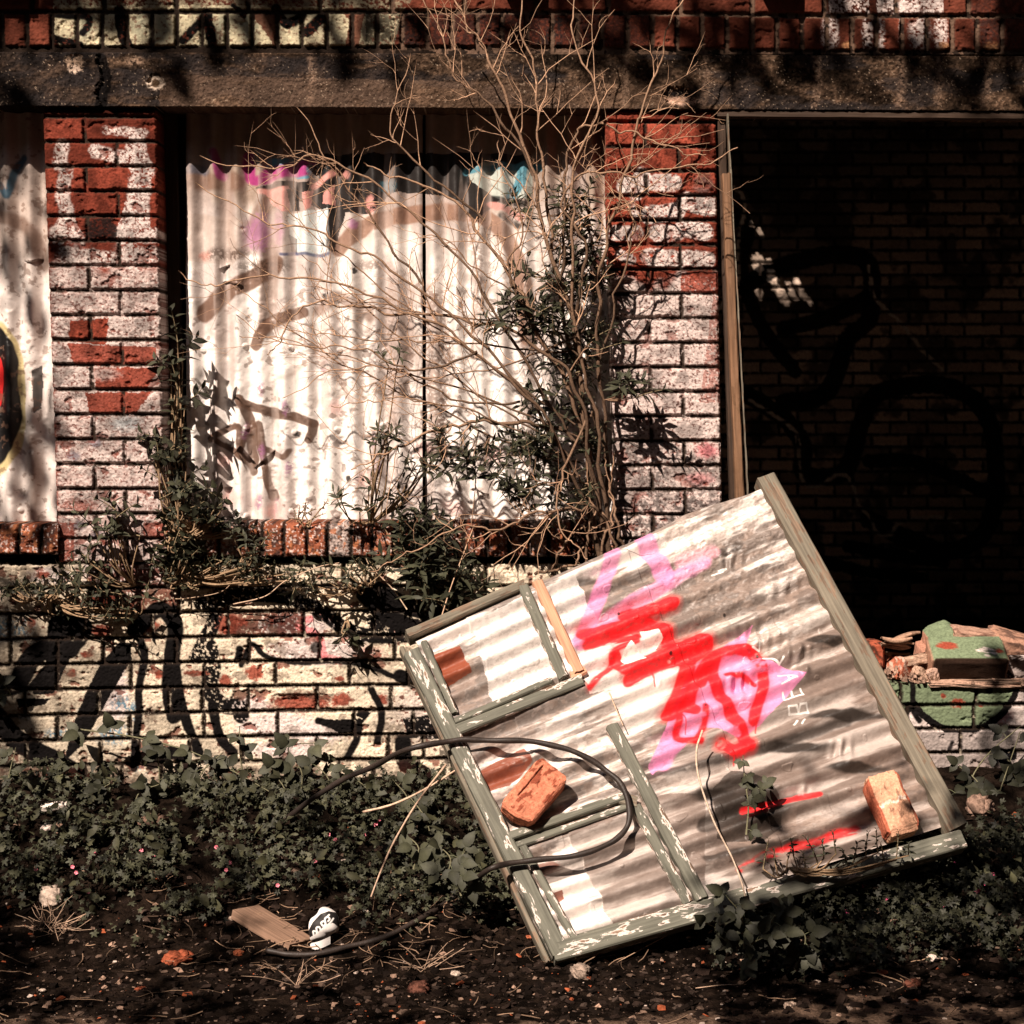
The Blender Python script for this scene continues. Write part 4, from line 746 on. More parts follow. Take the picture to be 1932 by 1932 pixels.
PK = np.array([.78, .27, .50]); RD = np.array([.80, .012, .018])
p.poly([(890, 1176), (1085, 1088), (1160, 1240), (930, 1330)], np.array([.86, .80, .76]), .75)
p.poly([(1090, 1230), (1180, 1190), (1300, 1270), (1110, 1310)], np.array([.86, .8, .76]), .8)
# pink letters, laid by where they stand on the sheet
p.stroke([(1157, 1046), (1135, 1110), (1115, 1165), (1092, 1215)], 30, PK, .8, 3); p.stroke([(1215, 1020), (1238, 1060), (1255, 1090)], 36, PK*.97, .8, 3)
p.stroke([(1092, 1215), (1170, 1155), (1250, 1105), (1330, 1060)], 26, PK, .75, 4); p.stroke([(1285, 1060), (1345, 1040)], 26, np.array([.8, .4, .48]), .6, 5)
p.poly([(1380, 1210), (1420, 1180), (1405, 1225), (1460, 1255), (1520, 1275), (1470, 1330), (1430, 1370), (1400, 1390), (1330, 1370), (1230, 1465), (1225, 1445), (1270, 1340), (1300, 1260), (1350, 1230)], PK*1.02, .85)
p.stroke([(1270, 1400), (1250, 1440)], 30, PK*1.03, .85, 4)
for x_, y_, l_ in ((1232, 1270, 26), (1290, 1350, 34), (1385, 1415, 28), (1425, 1350, 30), (1190, 1262, 20), (1340, 1262, 24)): p.stroke([(x_, y_), (x_+2, y_+l_)], 3, RD, .8, 1)
for q, w_ in (([(1100, 1200), (1160, 1190), (1200, 1180), (1250, 1190), (1262, 1220)], 32), ([(1180, 1165), (1230, 1150), (1265, 1140)], 32), ([(1105, 1220), (1150, 1210), (1200, 1205)], 18), ([(1110, 1300), (1150, 1260), (1160, 1230), (1200, 1215)], 13), ([(1160, 1245), (1180, 1262), (1230, 1250), (1290, 1225), (1320, 1210)], 34), ([(1185, 1285), (1230, 1262), (1290, 1240)], 26), ([(1300, 1240), (1330, 1215)], 38),
              ([(1298, 1245), (1285, 1300), (1262, 1350)], 34), ([(1335, 1250), (1310, 1290), (1300, 1330), (1310, 1340)], 28), ([(1290, 1330), (1275, 1390), (1320, 1400)], 15), ([(1330, 1330), (1328, 1370), (1310, 1400)], 12), ([(1322, 1290), (1345, 1240), (1390, 1228), (1425, 1240), (1442, 1280), (1430, 1330), (1420, 1360)], 24), ([(1345, 1240), (1345, 1280), (1370, 1330), (1400, 1380), (1408, 1405)], 27), ([(1365, 1405), (1385, 1415), (1410, 1405)], 30), ([(1370, 1272), (1400, 1275), (1425, 1290)], 10)):
    p.stroke(q, w_*1.25, RD, .35, 8); p.stroke(q, w_*.88, RD, .96, 2.2, .22)
p.poly([(1208, 1192), (1240, 1190), (1248, 1205), (1236, 1228), (1222, 1226), (1210, 1210)], np.array([.82, .74, .68]), .95); p.poly([(1188, 1212), (1172, 1245), (1180, 1254), (1218, 1246)], np.array([.84, .78, .72]), .95)
p.stroke([(1400, 1530), (1440, 1520), (1500, 1505), (1546, 1500)], 13, RD*.75, .9, 2); p.stroke([(1400, 1640), (1460, 1610), (1530, 1590), (1615, 1566)], 18, RD*.7, .9, 3, .36)
# chalked letters B E A and ticks
WT_ = np.array([.9, .86, .82])
def ch(q, w_=3.2): p.stroke(q, w_, WT_, .95, .8, 0, False)
ch([(1489, 1349), (1524, 1342)]); ch([(1489, 1349), (1486, 1337), (1500, 1334), (1506, 1345)]); ch([(1506, 1345), (1506, 1332), (1519, 1330), (1524, 1342)])
ch([(1480, 1320), (1513, 1313)]); ch([(1480, 1320), (1477, 1306)]); ch([(1496, 1317), (1494, 1305)]); ch([(1513, 1313), (1510, 1300)])
ch([(1474, 1294), (1503, 1281)], 2.6); ch([(1503, 1281), (1470, 1275)], 2.6); ch([(1489, 1288), (1487, 1279)], 2.6)
ch([(1498, 1371), (1504, 1360)]); ch([(1511, 1368), (1517, 1358)]); ch([(1440, 1245), (1455, 1248), (1470, 1258), (1474, 1246)]); ch([(1420, 1225), (1433, 1230), (1434, 1212)]); ch([(1345, 1085), (1365, 1080), (1372, 1072), (1358, 1078)])
sp_ = fbm(S2*110, T2*210, 531, 3); p.mix(ss(.58, .64, sp_)*ss(.36, .5, big), np.array([.10, .07, .055]), .22)
# rust
RU = np.array([.24, .05, .018])
p.poly([(815, 1240), (866, 1222), (892, 1268), (835, 1300)], RU, .95); p.poly([(885, 1470), (930, 1440), (990, 1410), (1004, 1440), (960, 1485), (915, 1500)], RU*.9, .9, .35)
p.poly([(1036, 1690), (1062, 1680), (1066, 1695), (1040, 1712)], RU, .9); p.poly([(1015, 1630), (1060, 1620), (1068, 1640), (1022, 1655)], RU*.6, .7, .4)
for x_, y_ in ((1265, 1235), (1168, 1158), (1365, 1160), (1330, 1330), (1430, 1240)): p.blob(x_, y_, 3, 3, BLACK, .9, .3)
PP = P+NRM*(H+.004)[..., None]; P3 = P+NRM*(H+.001)[..., None]; nY, nX = X.shape; N_ = nX*nY; ii = np.arange(N_).reshape(nY, nX); Q = grid_quads(nY, nX)
rim = [np.stack([e[:-1], e[1:], e[1:]+N_, e[:-1]+N_], -1) for e in (ii[0], ii[:, -1], ii[-1][::-1], ii[:, 0][::-1])]
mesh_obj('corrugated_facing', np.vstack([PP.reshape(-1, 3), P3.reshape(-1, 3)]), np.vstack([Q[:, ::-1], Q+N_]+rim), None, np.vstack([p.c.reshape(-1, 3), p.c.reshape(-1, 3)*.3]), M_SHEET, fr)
PXM = float(np.linalg.norm(onp(1100, 1400)-onp(1101, 1400)))
def rail(name, a, b, wpx, h0, h1, mat=M_FRAME, wob=0, label=None):
    A = onp(a[0], a[1], h0); B = onp(b[0], b[1], h0); ex = (B-A)/np.linalg.norm(B-A); wv = np.cross(NRM, ex)
    k = np.array([b[0]-a[0], b[1]-a[1]], float); k /= np.linalg.norm(k); q = onp((a[0]+b[0])/2-k[1]*wpx/2, (a[1]+b[1])/2+k[0]*wpx/2)-onp((a[0]+b[0])/2+k[1]*wpx/2, (a[1]+b[1])/2-k[0]*wpx/2)
    return beam_obj(name, A, B, wv*abs(q@wv), NRM*(h1-h0), mat, fr, wob=wob, label=label)
rail('stile', (775, 1235), (1056, 1803), 31, -.03, .034, wob=.003)
rail('stile', (757, 1222), (1034, 1816), 9, -.03, .010, M_FRAME2)
rail('glazing_bead', (799, 1216), (858, 1352), 13, .006, .028)
rail('glazing_bead', (985, 1600), (1082, 1775), 14, .006, .028)
rail('top_rail', (768, 1204), (990, 1108), 17, -.03, .032, M_FRAME2, .003)
rail('glazing_bar', (985, 1112), (1062, 1285), 19, .004, .034)
rail('raw_batten', (1012, 1102), (1092, 1274), 19, .004, .028, M_RAW, .001, 'unpainted orange batten')
rail('batten_end', (1072, 1276), (1100, 1262), 26, .004, .02, M_RAW)
rail('glazing_bead', (850, 1370), (1040, 1288), 12, .004, .028)
rail('cross_rail', (862, 1384), (1098, 1289), 20, .004, .036)
rail('cross_rail', (960, 1584), (1178, 1507), 16, .004, .034)
rail('glazing_bead', (966, 1602), (1182, 1526), 13, .004, .026)
rail('centre_stile', (1152, 1374), (1322, 1702), 24, .004, .036, M_FRAME, .003)
rail('glazing_bead', (1197, 1524), (1296, 1708), 19, .004, .028)
rail('joint_block', (1165, 1510), (1200, 1520), 22, .004, .03, M_FRAME2)
rail('bottom_rail', (1042, 1802), (1812, 1588), 36, -.03, .034)
rail('glazing_bead', (1090, 1772), (1400, 1684), 12, .004, .026)
rail('outer_stile', (1441, 905), (1803, 1568), 34, -.03, .036, M_FRAME2, .0008)

# things lying on the sheet
def on_frame(px, py, h): return onp(px, py, h)
def pdir(a, b): v = onp(*b)-onp(*a); return v/np.linalg.norm(v)
ax_ = axes(pdir((958, 1560), (1040, 1462)), NRM)
def frogcol(q, nz):
    c = np.where(nz[:, None] > .14, np.array([.30, .08, .045]), np.array([.55, .20, .12])); return c*(1-.2*ss(.0, .2, np.abs(nz)))[:, None]
def frog(q):
    q = q.copy(); top = q[:, 2] > .8; ins = (1-ss(.60, .66, np.abs(q[:, 0]-.2)))*(1-ss(.52, .58, np.abs(q[:, 1]))); q[:, 2] -= top*ins*.22; q[:, 2] -= top*.12*(np.hypot((q[:, 0]-.3)*1.8, q[:, 1]) < .16)
    q[:, 0] = np.where(q[:, 0] < -.2, q[:, 0]*(1-.16*(q[:, 1] < 0)*np.abs(q[:, 1])), q[:, 0]); return q
tag(lump('brick', on_frame(1004, 1511, .05), ax_, (.185, .104, .066), frogcol, n=60, rnd=.07, seed=81, rough=.003, shape=frog), 'orange brick with a sunken frog lying on the tilted frame inside the hose loop', 'brick')
ax_ = axes(pdir((1655, 1475), (1702, 1588)), NRM)
def br2(q, nz):
    c = np.ones((len(q), 3))*np.array([.62, .34, .22]); c[(np.abs(q[:, 0]+.02+nz*.3) < .05)] = np.array([.75, .6, .5]); c[(q[:, 1] > .85) | (q[:, 1] < -.9)] = np.array([.4, .12, .07]); c[nz > .2] *= .5; return c
def sh2(q): q = q.copy(); q[:, 1] += .1*np.sin(q[:, 0]*4)*.4; q[:, 2] += .05*np.sin(q[:, 0]*9+1)*(q[:, 2] > 0)-.12*(np.abs(q[:, 0]+.02) < .05)*(q[:, 2] > .8); return q
tag(lump('brick', on_frame(1674, 1530, .04), ax_, (.185, .10, .07), br2, n=60, rnd=.1, seed=83, rough=.004, shape=sh2), 'pinkish tan brick cracked across, lying low on the right part of the tilted frame', 'brick')

# hose loop
def Yof(px, py, off): return onp(px, py, off)
hp = [(470, 1600, 0), (520, 1560, 0), (580, 1515, 0), (640, 1478, 0), (700, 1447, 0), (770, 1424, 1), (850, 1413, 1), (900, 1410, 1), (960, 1411, 1), (1020, 1418, 1), (1080, 1433, 1), (1135, 1462, 1), (1170, 1500, 1), (1183, 1540, 1), (1172, 1575, 1), (1140, 1605, 1), (1080, 1626, 1), (1010, 1634, 1), (960, 1640, 1), (915, 1658, 1), (860, 1695, 0), (790, 1740, 0), (720, 1772, 0), (650, 1793, 0), (590, 1803, 0), (540, 1803, 0), (500, 1795, 0)]
P = []
for (a, b, on) in hp:
    if on: P.append(onp(a, b, .06 if a > 900 else .05))
    else: P.append(None)
for i, (a, b, on) in enumerate(hp):
    if not on:
        if i < 10: Y_ = -.16-.0012*(a-470)-.05; P[i] = U(a, b, Y_)
        else: g = G(a, b); P[i] = U(a, b, g[1]-.02)+np.array([0, 0, .006])
mb = MB(); hs = spline(P, 7); hn = np.arange(len(hs)); hs += np.stack([fbm(hn*.12, hn*0, 801, 2)-.5, fbm(hn*.12, hn*0, 803, 2)-.5, fbm(hn*.12, hn*0, 805, 2)-.5], -1)*.014; tube(mb, hs, .0082+.0008*np.sin(hn*.7), np.array([.022, .015, .012])*(.6+1.2*fbm(hn*.6, hn*0, 807, 2))[:, None], 10, 1.0)
tag(mb.build('black_hose', M_RUBBER), 'black rubber hose curving in a loop over the frame and back to the ground', 'hose')

# plank
A = G(463, 1731)+np.array([0, 0, .03]); B = G(570, 1784)+np.array([0, 0, .012])
wv = U(488, 1726, A[1]+.05)-U(435, 1735, A[1]-.03)
beam_obj('plank', A, B, wv/np.linalg.norm(wv)*.10, np.cross(B-A, wv)/np.linalg.norm(np.cross(B-A, wv))*(-.03), mat_wood('grey_plank', (.26, .16, .11), (.3, .2, .14), (.16, .09, .06), .9, .95), None, wob=.002)
pk = bpy.data.objects['plank']; tag(pk, 'short weathered plank lying on the soil beside the crushed can', 'plank')

# crushed can with its lettering
cn = thing('crushed_can', 'crushed white and black drink can with white lettering, next to the plank', 'can', tuple(G(612, 1778)))
C0 = G(612, 1778)+np.array([0, 0, .035]); u_, v_ = np.meshgrid(np.linspace(0, 2*math.pi, 180), np.linspace(0, math.pi, 130))
k = .78+.22*(.5+.5*np.cos(v_)); rx = .042*np.sin(v_)**.75
L0 = np.stack([rx*np.cos(u_)*k, rx*.75*np.sin(u_), .047*np.cos(v_)], -1)
L0[..., 0] += .004*np.sin(L0[..., 2]*120); L0[..., 2] -= .01*ss(.0, .03, -L0[..., 2])*np.sin(u_*2)
R_ = np.array(Matrix.Rotation(math.radians(34), 3, 'Y')); PC = C0+np.array([0, -.01, .018])+L0@R_.T
X, Yp = PR(PC)
c = np.ones(X.shape+(3,))*np.array([.85, .8, .77]); p = Paint(X, Yp, c, .2); mc = np.array([.012, .01, .01])
p.poly([(586, 1768), (575, 1770), (590, 1740), (605, 1724), (620, 1719), (636, 1722), (642, 1752), (628, 1741), (612, 1747), (596, 1762)], mc)
W3 = (.88, .85, .82)
for q in ([(592, 1765), (591, 1757), (597, 1758), (597, 1763)], [(599, 1760), (597, 1751), (602, 1749), (605, 1754), (607, 1756)], [(608, 1746), (606, 1741), (611, 1738), (614, 1742), (611, 1747), (608, 1746)], [(615, 1745), (613, 1734), (618, 1730), (622, 1734), (619, 1738)], [(614, 1748), (622, 1742), (629, 1733)], [(618, 1729), (621, 1726)]):
    p.stroke(q, 3.2, W3, 1, .5)
mesh_obj('can_body', PC, grid_quads(*X.shape)[:, ::-1], None, p.c.reshape(-1, 3), M_PLAIN, cn)
mb = MB(); tt = np.linspace(-1, 1, 14); ff = np.linspace(0, 1, 8); TT, FF = np.meshgrid(tt, ff)
Pf = C0+np.stack([-.008+TT*.028, -.03-.014*np.cos(TT*1.4)+0*FF, -.018+.01*TT-FF*.022], -1); mb.add(Pf, grid_quads(8, 14), None, (.8, .76, .73)); mb.build('torn_flap', M_PLAIN, cn)

# ------------------------------------------------------------------ plants
def leaves(mb, base, d, nrm, L, W, col, prof=None, curl=.25, fold=.25):
    """N leaves at once: base, direction, normal (N,3), length, width (N)"""
    base = np.asarray(base, float).reshape(-1, 3); N = len(base)
    d = d/np.linalg.norm(d, axis=1)[:, None]; s = np.cross(d, nrm); s /= np.linalg.norm(s, axis=1)[:, None]+1e-9; n = np.cross(s, d)
    prof = np.array([(0, .06), (.18, .55), (.38, .95), (.6, .85), (.82, .42), (1, 0.01)]) if prof is None else np.array(prof)
    m = len(prof); t = prof[:, 0]; wd = prof[:, 1]
    ctr = base[:, None]+d[:, None]*(L[:, None]*t)[..., None]-n[:, None]*(L[:, None]*curl*t**2)[..., None]
    off = s[:, None]*(W[:, None]*wd/2)[..., None]; up = n[:, None]*(W[:, None]*wd/2*fold)[..., None]
    V = np.stack([ctr-off+up, ctr, ctr+off+up], 2).reshape(-1, 3)
    i = np.arange(m*3).reshape(m, 3); q = np.concatenate([np.stack([i[:-1, 0], i[:-1, 1], i[1:, 1], i[1:, 0]], -1), np.stack([i[:-1, 1], i[:-1, 2], i[1:, 2], i[1:, 1]], -1)])
    Q = (q[None]+(np.arange(N)*m*3)[:, None, None]).reshape(-1, 4)
    col = np.asarray(col, float); col = np.broadcast_to(col, (N, 3)) if col.ndim == 1 else col
    cv = np.repeat(col, m*3, 0); mid = np.tile(np.array([1, 1.35, 1]*m), N); mb.add(V, Q, None, cv*mid[:, None])
LC = np.array([.032, .033, .019])
def rnd_dir(r, n, up=.3):
    v = r.normal(size=(n, 3)); v[:, 2] += up; return v/np.linalg.norm(v, axis=1)[:, None]
def shoot(mb, mbs, base, dirv, length, nl, L, W, r, droop=.4, col=LC):
    """leafy shoot: a stem with pairs of leaves"""
    t = np.linspace(0, 1, 8); dirv = np.array(dirv, float); dirv /= np.linalg.norm(dirv); side = np.cross(dirv, r.normal(size=3)); side /= np.linalg.norm(side)+1e-9
    pts = np.array(base)+dirv*(length*t)[:, None]+side*(length*.15*t**2)[:, None]
    tube(mbs, pts, np.linspace(.0022, .001, 8), np.array([.22, .17, .10]), 4)
    k = np.repeat(np.linspace(.25, 1, nl//2), 2)[:nl]; B = np.array(base)+dirv*(length*k)[:, None]+side*(length*.15*k**2)[:, None]
    ang = np.arange(len(k))*math.pi+(np.arange(len(k))//2)*1.57+r.uniform(-.4, .4, len(k)); a = np.cross(dirv, [0, .3, 1.]); a /= np.linalg.norm(a)+1e-9; b = np.cross(dirv, a)
    d = np.cos(ang)[:, None]*a+np.sin(ang)[:, None]*b+dirv*(.35+.9*k[:, None]**3); d[:, 2] -= droop*(1-k)*.6
    nr = np.cross(np.cross(d, dirv+.01), d)+r.normal(size=d.shape)*.2; f = (nr[:, 1] > 0); nr[f] *= 1
    s = (1.15-.5*k**2)*r.uniform(.75, 1.2, len(k)); leaves(mb, B, d, nr, L*s, W*s, col*r.uniform(.55, 1.5, (len(k), 1)), curl=r.uniform(.1, .45))
def leafy(name, label, cat, root, shoots, seed, L=.05, W=.014, nl=10, group=None, col=LC, stemcol=(.3, .2, .12)):
    """shoots: list of (px, py, Y, dx, dy, length_px)"""
    r = np.random.default_rng(seed); t = thing(name, label, cat, tuple(root), group); mb, ms = MB(), MB()
    for (px_, py_, Y_, dx, dy, ln) in shoots:
        b = U(px_, py_, Y_); e = U(px_+dx*ln, py_+dy*ln, Y_-r.uniform(-.01, .05)); d = e-b; shoot(mb, ms, b, d, np.linalg.norm(d), nl, L, W, r, col=col)
        if np.linalg.norm(b-root) > .004:
            mid = (b+root)/2+np.array([r.uniform(-.02, .02), -.02, -.02]); tube(ms, spline([root, mid, b], 6), np.linspace(.0035, .002, 13), stemcol, 5)
    ms.build('stem', M_TWIG, t); mb.build('foliage', M_LEAF, t); return t
def clump_shoots(r, cx, cy, rx, ry, n, Y, ln=45, spread=1.0, ang0=-90):
    out = []
    for _ in range(n):
        a = r.uniform(0, 6.28); q = math.sqrt(r.random()); x = cx+rx*q*math.cos(a); y = cy+ry*q*math.sin(a); th = math.radians(ang0+r.uniform(-80, 80)*spread); out.append((x, y, Y+r.uniform(-.06, .04), math.cos(th), math.sin(th), ln*r.uniform(.6, 1.3)))
    return out
rr = np.random.default_rng(21)
# the shrub: bare branches
shrub = thing('bare_shrub', 'tall dead-looking shrub of thin tan branches growing up in front of the boarded window', 'shrub', tuple(U(1130, 1080, -.12)))
MAIN = [  # px, py, Y ; radius px
 ([(1150, 1060, -.10), (1120, 880, -.12), (1075, 740, -.14), (1000, 590, -.18), (930, 480, -.2), (870, 395, -.22), (780, 345, -.24), (690, 310, -.25)], 7),
 ([(1135, 1060, -.08), (1105, 820, -.10), (1085, 650, -.12), (1040, 470, -.15), (1005, 320, -.18), (960, 190, -.2), (915, 95, -.22), (880, 40, -.22), (820, -60, -.24)], 7),
 ([(1120, 1050, -.06), (1110, 820, -.08), (1065, 600, -.10), (1040, 420, -.12), (1020, 280, -.14), (1010, 160, -.16), (985, 50, -.18), (990, -60, -.2)], 6),
 ([(1145, 1040, -.10), (1125, 800, -.14), (1085, 600, -.17), (1075, 430, -.2), (1085, 300, -.22), (1130, 190, -.24), (1080, 60, -.24), (1090, -60, -.24)], 5.5),
 ([(1150, 1000, -.06), (1135, 700, -.1), (1130, 520, -.14), (1165, 380, -.18), (1205, 240, -.2), (1235, 140, -.22), (1260, 50, -.23), (1300, -50, -.24)], 5.5),
 ([(1120, 930, -.12), (1090, 740, -.18), (1000, 640, -.2), (870, 600, -.22), (740, 590, -.24), (640, 575, -.25), (580, 573, -.25), (530, 640, -.25), (505, 672, -.25)], 5),
 ([(1110, 960, -.14), (1030, 800, -.2), (900, 670, -.24), (780, 590, -.26), (650, 540, -.28), (500, 520, -.28), (400, 540, -.28), (330, 510, -.28)], 4.5),
 ([(1090, 900, -.12), (990, 740, -.2), (860, 610, -.24), (720, 500, -.27), (600, 440, -.28), (480, 410, -.28), (370, 350, -.28)], 4.5),
 ([(1080, 840, -.14), (980, 660, -.2), (850, 480, -.25), (720, 360, -.27), (600, 300, -.28), (500, 320, -.28), (380, 300, -.28)], 4),
 ([(1070, 812, -.12), (1010, 800, -.15), (930, 795, -.18), (860, 802, -.2), (780, 830, -.22), (710, 860, -.23), (665, 890, -.23)], 6),
 ([(1140, 880, -.08), (1120, 780, -.12), (1060, 900, -.2), (1050, 960, -.24), (1080, 1020, -.26), (1110, 1060, -.27)], 4),
 ([(1060, 540, -.15), (1062, 400, -.17), (1080, 270, -.18), (1130, 240, -.2), (1200, 255, -.22), (1270, 285, -.23), (1340, 292, -.24)], 4),
 ([(1085, 620, -.15), (1100, 460, -.2), (1060, 380, -.2), (1110, 330, -.22), (1200, 330, -.24), (1290, 318, -.25), (1388, 285, -.26)], 4),
 ([(1150, 980, -.12), (1100, 960, -.18), (1010, 970, -.22), (940, 1000, -.24), (870, 990, -.26), (780, 1040, -.28), (700, 1080, -.28)], 4),
 ([(1010, 330, -.18), (930, 200, -.2), (860, 150, -.22), (830, 60, -.23), (780, -50, -.24)], 3.5),
 ([(920, 420, -.22), (780, 300, -.24), (740, 220, -.25), (780, 100, -.25)], 3),
 ([(800, 540, -.25), (690, 400, -.26), (620, 290, -.27), (560, 200, -.27)], 3),
 ([(1130, 690, -.1), (1180, 500, -.14), (1200, 420, -.18), (1160, 370, -.2), (1130, 450, -.22)], 3),
 ([(1000, 600, -.2), (960, 520, -.22), (985, 430, -.23), (950, 330, -.24), (940, 270, -.24)], 3),
 ([(980, 760, -.16), (860, 760, -.2), (760, 700, -.24), (640, 700, -.26), (540, 750, -.27)], 3),
 ([(900, 670, -.24), (780, 700, -.26), (690, 660, -.27), (560, 650, -.28), (440, 600, -.28)], 3),
]
r = np.random.default_rng(78)
for _ in range(9):      # further thin boughs arching over to the left
    x0, y0 = r.uniform(1040, 1120), r.uniform(520, 900); x1, y1 = r.uniform(380, 860), r.uniform(300, 860); m_ = r.uniform(-110, 60)
    MAIN.append(([(x0, y0, -.13), (x0*.72+x1*.28, y0*.66+y1*.34+m_*.8, -.18), (x0*.4+x1*.6, y0*.35+y1*.65+m_, -.22), (x0*.15+x1*.85, y0*.1+y1*.9+m_*.6, -.25), (x1, y1, -.26)], 2.6))
for q_ in ([(1160, 1070), (1150, 1000), (1120, 930), (1085, 900)], [(1130, 1090), (1145, 1010), (1155, 950), (1140, 860)], [(1100, 1090), (1110, 1010), (1125, 960), (1100, 860)], [(1175, 1040), (1165, 980), (1150, 930), (1165, 860)], [(1040, 1100), (1060, 1030), (1100, 1000), (1150, 990)], [(1010, 1085), (1070, 1070), (1105, 1020), (1100, 960)]):
    MAIN.append(([(a_, b_, -.10-.02*(i_ % 2)) for i_, (a_, b_) in enumerate(q_)], 4.4))
r = np.random.default_rng(77)
def twig(mb, base, d, L, rad, depth, col):
    n_ = 7; t = np.linspace(0, 1, n_); d = d/np.linalg.norm(d); k = r.normal(size=3)*.45; k[1] *= .3; k[2] += .25
    P = base+(d*t[:, None]+k*(t**2)[:, None]*.6)*L; P += np.cumsum(r.normal(size=(n_, 3))*L*.02, 0); P[0] = base
    tube(mb, P, np.linspace(rad, rad*.45, n_), col*r.uniform(.6, 1.25), 4)
    if depth > 0:
        for _ in range(r.integers(1, 3)):
            i = r.integers(2, n_-1); tg = P[i]-P[i-1]; s = np.array([tg[2], 0, -tg[0]])*r.choice([-1, 1]); s /= np.linalg.norm(s)+1e-9
            twig(mb, P[i], tg/np.linalg.norm(tg)+s*r.uniform(.5, 1.1)+np.array([0, r.uniform(-.3, .3), .15]), L*r.uniform(.35, .7), rad*.6, depth-1, col)
TWC = np.array([.50, .31, .20]); PXW = .00155
BRP = []
for idx, (pts, w_) in enumerate(MAIN):
    P = np.array([U(a, b, y) for a, b, y in pts]); sp = spline(P, 9); sp += (np.stack([fbm(np.arange(len(sp))*.35, np.zeros(len(sp)), 600+idx*3+j, 2)-.5 for j in range(3)], -1))*np.array([.035, .015, .035]); n_ = len(sp)
    mb = MB(); tt = np.linspace(0, 1, n_); rad = w_*PXW/2*(1.4-1.15*tt)+.0006; rad = rad*(1+.12*np.sin(tt*70+idx)); tube(mb, sp, rad, TWC*(.16+.7*tt[:, None]), 6)
    for _ in range(0 if w_ == 4.4 else int(3+n_*.12)):
        i = r.integers(int(n_*.28), int(n_*.85)); tg = sp[i+1]-sp[i]; tg /= np.linalg.norm(tg); s = np.array([tg[2], 0, -tg[0]])*r.choice([-1, 1])
        twig(mb, sp[i], tg+s*r.uniform(.4, 1.2)+np.array([0, r.uniform(-.4, .3), .3]), r.uniform(.07, .22), rad[i]*.42+.0003, 2, TWC)
    mb.build('branch', M_TWIG, shrub); BRP.append(sp)
# leaves of the shrub on its right side
mb, ms = MB(), MB()
CL = [(1110, 470, 45, 90, 26, -.06), (1050, 560, 60, 50, 16, -.1), (1120, 640, 40, 90, 22, -.05), (1080, 760, 60, 90, 24, -.08), (1010, 640, 50, 40, 12, -.14), (960, 610, 40, 30, 8, -.16), (1120, 880, 40, 100, 22, -.06), (1020, 850, 50, 30, 12, -.14), (985, 900, 60, 50, 14, -.16), (1190, 735, 40, 22, 8, -.12), (860, 880, 70, 50, 12, -.18), (1060, 420, 60, 30, 8, -.12), (1140, 540, 20, 60, 12, -.04), (1040, 960, 70, 40, 10, -.1)]
for (cx, cy, rx, ry, n_, Y_) in CL:
    for (a, b, y, dx, dy, ln) in clump_shoots(r, cx-(26 if 1040 < cx < 1180 else 0), cy, rx*.9, ry, int(n_*(.95 if cx > 1040 else 1.2)), Y_, 42):
        B_ = U(a, b, y); d = U(a+dx*ln, b+dy*ln, y-.02)-B_; q_ = np.vstack(BRP); q_ = q_[np.argmin(np.linalg.norm(q_-B_, axis=1))]; tube(ms, spline([q_, (q_+B_)/2+[0, 0, -.006], B_], 4), .0014, TWC*.5, 4); shoot(mb, ms, B_, d, np.linalg.norm(d), 10, .052, .016, r, .6, LC*.9)
ms.build('leaf_stems', M_TWIG, shrub); mb.build('foliage', M_LEAF, shrub)

def rootat(px, py, Y): return U(px, py, Y)
SH = lambda *a, **k: clump_shoots(rr, *a, **k)
leafy('climbing_sapling', 'sapling with broad dark leaves climbing the black gap beside the left pillar', 'sapling', rootat(335, 990, .02), [(335, 960-45*i, -.0-.02*(i % 2), .1*(-1)**i, -1, 60) for i in range(8)]+[(322, 700, .0, -.6, -.6, 40), (318, 830, 0, -.9, -.3, 50), (350, 760, 0, .7, -.4, 50), (345, 660, 0, .6, -.5, 45)], 31, L=.055, W=.026, nl=8, col=LC*.8)
leafy('lobed_seedling', 'pale seedling with large lobed leaves at the left foot of the window', 'seedling', rootat(345, 985, -.04), [(370, 935, -.06, .7, -.4, 40), (385, 925, -.08, .9, .3, 40), (350, 925, -.06, -.5, -.5, 30)], 32, L=.065, W=.038, nl=6, col=LC*1.1)
leafy('window_herb', 'dense low herb with tiny leaves on the left end of the window sill', 'herb', rootat(370, 1000, -.03), SH(370, 965, 60, 30, 26, -.05, ln=28)+SH(320, 950, 24, 50, 10, -.04, ln=28), 33, L=.018, W=.010, nl=8, col=LC*.9)
leafy('buddleia_seedling', 'seedling with grey-green pointed leaves growing across the left pillar foot', 'seedling', rootat(255, 1105, -.02), SH(235, 995, 65, 35, 9, -.08, ln=42)+SH(170, 1070, 30, 20, 4, -.06, ln=38), 34, L=.05, W=.018, nl=8)
leafy('buddleia_seedling', 'small pointed-leaf seedling rooted in the wall joint below the left pillar', 'seedling', rootat(250, 1150, -.01), SH(235, 1135, 60, 18, 6, -.05, ln=42)+SH(150, 1090, 30, 10, 3, -.05, ln=40), 35, L=.048, W=.015, nl=8)
leafy('wall_herb', 'mat of small leaved herb hanging over the wall under the left of the sill', 'herb', rootat(340, 1080, -.01), SH(350, 1080, 50, 40, 22, -.04, ln=28)+SH(500, 1085, 80, 26, 26, -.04, ln=26)+SH(420, 1070, 60, 20, 12, -.04, ln=24), 36, L=.020, W=.009, nl=8)
leafy('wall_herb', 'dark trailing herb over the cream wall left of the window foot', 'herb', rootat(90, 1120, -.01), SH(90, 1115, 70, 14, 12, -.04, ln=34)+SH(180, 1155, 70, 16, 14, -.05, ln=34)+SH(30, 1120, 40, 10, 6, -.04, ln=30), 73, L=.028, W=.011, nl=8, col=LC*.8)
